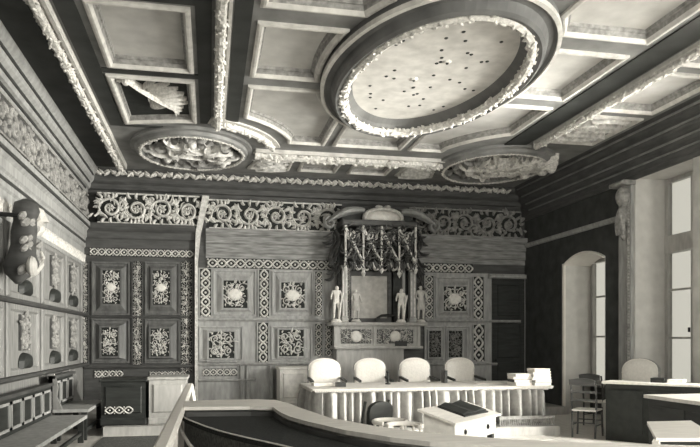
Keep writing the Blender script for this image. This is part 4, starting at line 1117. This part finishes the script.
# chairs before the table, tops just above the barrier
def round_chair(px, ytop, d, label, rz, zt, m, mb_):
    r = (px - 350) / FPX * d; x, y = r * cY + d * sY, d * cY - r * sY
    t = thing('tub_chair', (x, y, 0), label, 'chair', rz)
    pts = [(.18 * math.cos(a), .17 * math.sin(a)) for a in [math.radians(-35 + 250 * k / 20) for k in range(21)]]
    MB().tube([V((a, b_, zt - .03 + .02 * b_)) for a, b_ in pts], .024, 8).build('top_rail', m, t, False)
    for k in range(1, 20, 3): MB().tube([V((pts[k][0] * .85, pts[k][1] * .85, .45)), V((pts[k][0], pts[k][1], zt - .03))], .012, 6).build('spindle', m, t, False)
    MB().lathe((0, 0, .40), [(.16, 0), (.175, .02), (.175, .045), (.15, .06)], 20).build('seat', mb_, t, False)
    for a in (45, 135, 225, 315):
        c, s = math.cos(math.radians(a)), math.sin(math.radians(a))
        MB().tube([V((c * .12, s * .12, .40)), V((c * .17, s * .17, 0))], .02, 6).build('leg', m, t, False)
    return t
round_chair(390, 419, 7.4, 'pale round-backed chair just behind the middle of the barrier', .3, .73, 'white', 'light')
round_chair(404, 423, 6.85, 'second pale round-backed chair, nearer the writing desk', -.2, .755, 'white', 'light')
def high_chair(px, d, zt, label, rz, m, seatm, loc=None, slats=3, full=False):
    r = (px - 350) / FPX * d; x, y = (r * cY + d * sY, d * cY - r * sY) if loc is None else loc
    t = thing('side_chair', (x, y, 0), label, 'chair', rz)
    for sx in (-.19, .19):
        MB().tube([V((sx * .95, .20, 0)), V((sx, .18, .44)), V((sx * 1.02, .20, .7)), V((sx, .25, zt))], .016, 8).build('leg', m, t, False)
        MB().tube([V((sx * 1.08, -.2, 0)), V((sx, -.19, .43))], .016, 8).build('leg', m, t, False)
        MB().tube([V((sx, .18, .2)), V((sx, -.19, .2))], .01, 6).build('stretcher', m, t, False)
    MB().tube([V((-.19, -.19, .26)), V((.19, -.19, .26))], .01, 6).build('stretcher', m, t, False)
    MB().tube([V((-.19, .18, .24)), V((.19, .18, .24))], .01, 6).build('stretcher', m, t, False)
    MB().prism([(-.20, -.21), (.20, -.21), (.19, .20), (-.19, .20)], .43, .455).build('seat', seatm, t, False)
    FH = Frame((0, .235, 0), (1, 0, 0), (0, .08, .997), (0, -.997, .08))
    if full:
        MB().prism([(-.17, .5), (.17, .5), (.19, zt - .12)] + [(.19 * math.cos(k * PI / 8), zt - .1 + .1 * math.sin(k * PI / 8)) for k in range(1, 8)] + [(-.19, zt - .12)], -.02, .03, FH).build('backrest', m, t, False)
    else:
        MB().prism([(-.20, zt - .07)] + [(-.2 + .4 * k / 8, zt + .02 + .025 * math.sin(PI * k / 8)) for k in range(9)] + [(.20, zt - .07)], -.03, .0, FH).build('top_rail', m, t, False)
        for k in range(slats - 1):
            z = .6 + .13 * k; MB().box(-.19, .19, z, z + .035, -.012, .008, FH.shifted(.02)).build('slat', m, t, False)
    return t
high_chair(362, 7.9, .90, 'dark solid-backed chair before the skirt of the judges table', PI + .55, 'dark', 'dark', full=True)
high_chair(0, 0, .93, 'dark slat-backed wooden chair with pale seat beside the dark desk', math.radians(135), 'darkmid', 'shield', (6.06, 10.15))
high_chair(0, 0, .93, 'farther slat-backed chair, half hidden behind the near one and the dark desk corner', math.radians(120), 'darkmid', 'shield', (7.05, 11.42))

# ================================================================== DESKS AT RIGHT
dv = V((.648, -.762, 0)); bv = V((.762, .648, 0))
t = thing('desk', (6.11, 9.74, 0), 'dark desk with thin pale top standing before the window wall at right', 'desk')
p = V((6.11, 9.74, 0)); L1, D1 = 1.5, .45
F1 = Frame(p, dv, bv, (0, 0, 1))
MB().box(.02, L1 - .02, .03, D1 - .03, 0, .895, F1).build('desk_body', 'ground', t)
MB().box(-.03, L1, -.02, D1, .895, .93, F1).build('desk_top', 'rim', t)
for k in range(2): MB().box(.1 + k * .55, .58 + k * .55, .0, .03, .12, .8, F1).build('front_panel', 'ground', t)
F1b = F1
q = MB().box(.66, .86, .14, .36, .93, 1.0, F1); tag(q.build('box', 'blackobj'), 'low dark box on the dark desk under the near window', 'box')
q = MB().box(.90, 1.12, .14, .36, .93, .985, F1); tag(q.build('paper_stack', 'paper'), 'pale stack of papers beside the low dark box on the desk', 'paper')
t = thing('desk', (5.6, 6.4, 0), 'dark desk with pale top nearest the right edge of the picture', 'desk')
t['label'] = 'nearer dark desk with pale top in front of the window desk'
da_ = onZ(645, 394.5, .93)
q = MB().box(da_[0] + .03, 6.05, 5.2, da_[1] - .03, 0, .89); q.build('desk_body', 'dark', t)
MB().box(da_[0] - .02, 6.1, 5.15, da_[1], .89, .93).build('desk_top', 'rim', t)
for k in range(3): MB().box(5.3 + k * .68, 5.85 + k * .68, .1, .8, 0, .015, Frame((da_[0] + .03, 0, 0), (0, 1, 0), (0, 0, 1), (-1, 0, 0))).build('side_panel', 'dark', t)
# stand with pale cloth top
zt = .80
B0, B1, F0, F1_ = [onZ(a, b_, zt) for a, b_ in ((647, 421.5), (691, 420.5), (656, 438), (720, 438))]
t = thing('stand', ((B0[0] + F1_[0]) / 2, (B0[1] + F1_[1]) / 2, 0), 'small dark stand with flared pale top in the right bottom corner', 'stand')
cc = [B0, B1, F1_, F0]
MB().prism(cc, zt - .03, zt).build('stand_top', 'rim', t)
cm = (sum(c[0] for c in cc) / 4, sum(c[1] for c in cc) / 4)
sk = [(cm[0] + (a - cm[0]) * .86, cm[1] + (b_ - cm[1]) * .86) for a, b_ in cc]
sk2 = [(cm[0] + (a - cm[0]) * .7, cm[1] + (b_ - cm[1]) * .7) for a, b_ in cc]
MB().loft([[V((a, b_, 0)) for a, b_ in sk2], [V((a, b_, .45)) for a, b_ in sk2], [V((a, b_, zt - .03)) for a, b_ in sk]]).build('stand_body', 'dark', t)
q = MB(); q.bar(V((*F0, zt - .02)), V((sk2[3][0], sk2[3][1], .2)), .05); q.build('corner_post', 'rim', t)

# ================================================================== WINDOW-WALL PIER ORNAMENT
t = thing('carved_pilaster', (XR, 11.3, .3), 'tall pale carved pilaster on the pier between the two windows', 'pilaster')
y0, y1 = onX(636, 300, XR)[0], onX(622, 300, XR)[0]
MB().box(y0 + .05, y1, .3, 4.46, 0, .07, FR).build('shaft', 'mid', t)
q = MB(); lattice(q, FR, y0 + .08, y1 - .3, .4, 4.0, True, .04, .07, 1.4); q.build('carved_strapwork', 'carvemid', t)
q = MB()
q.fblob(FR, y1 - .2, 4.2, .1, .16, .2, .14, 10, 6); q.fblob(FR, y1 - .2, 3.85, .09, .12, .22, .12, 10, 6); q.fblob(FR, y1 - .2, 3.55, .08, .08, .16, .09, 10, 6)
for k in range(5): q.ridge(leafpts(y1 - .3 + .05 * k, 3.5, PI / 2, .5, .2 * (k - 2), 6), .03, .06, FR, .16, 'leaf')
q.build('console', 'carvemid', t)
MB().box(y1 - .42, y1 + .02, 4.38, 4.46, 0, .28, FR, .03).build('abacus', 'carvemid', t)

# ================================================================== CARPET
q = MB().prism([(-1.7, 3.0), (-.36, 3.0), (-.36, 11.6), (-1.7, 11.6)], 0.001, .012)
tag(q.build('carpet', 'carpet'), 'dark carpet covering the aisle floor between the benches and the handrail', 'carpet')

# ================================================================== LIGHT
w = bpy.data.worlds.new('daylight'); bpy.context.scene.world = w; w.use_nodes = True
bg = w.node_tree.nodes['Background']; bg.inputs['Color'].default_value = (1.0, .97, .88, 1); bg.inputs['Strength'].default_value = 0.7
def area(y, z, sy, sz, power, tilt=-5, aim=None):
    l = bpy.data.lights.new('window_daylight', 'AREA'); l.shape = 'RECTANGLE'; l.size = sy; l.size_y = sz; l.energy = power; l.color = (1, .98, .935)
    o = bpy.data.objects.new('window_daylight', l); C.objects.link(o)
    o.location = (XR + ND + .04, y, z)
    if aim:
        l.size_y = .95; l.spread = math.radians(110); o.location.x += .25
        d = V(aim) - o.location; o.rotation_euler = (-d).to_track_quat('Z', 'Y').to_euler(); o.rotation_euler = (math.atan2(math.hypot(d.x, d.y), -d.z), 0, math.atan2(-d.x, d.y)); l.size, l.size_y = .95, sy
        return o
    o.rotation_euler = (0, math.radians(90 + tilt), 0)      # faces -X, tipped up a little
    return o
for k, (y0, y1, zt, kind, z0) in enumerate(niches):
    P = [0, 0, 1700, 900, 400, 200][k]
    if not P: continue
    area((y0 + y1) / 2, (.75 + zt) / 2, zt - .8, y1 - y0, P, aim=(1.8, 15.0, 2.4) if k in (2, 3) else None)

for a0, a1 in fw:
    o = area(0, 2.7, 1.4, 3.2, 450); o.location = ((a0 + a1) / 2, -1.75, 2.7); o.rotation_euler = (math.radians(90), 0, 0)
    o.data.size, o.data.size_y = 1.4, 3.2

# ================================================================== CAMERA
cam = bpy.data.cameras.new('camera'); co = bpy.data.objects.new('camera', cam); C.objects.link(co)
co.location = (0, 0, EYE); co.rotation_euler = (PI / 2, 0, -YAW)
cam.sensor_width = 36; cam.lens = FPX / 700 * 36
cam.shift_y = (HY - 223.5) / 700; cam.clip_start = .05
bpy.context.scene.camera = co
sc = bpy.context.scene
sc.view_settings.view_transform = 'Standard'; sc.view_settings.look = 'None'; sc.view_settings.gamma = 1; sc.view_settings.use_curve_mapping = False
sc.view_settings.exposure = 0.12
sc.cycles.use_denoising = True
sc.cycles.max_bounces = 6; sc.cycles.diffuse_bounces = 4
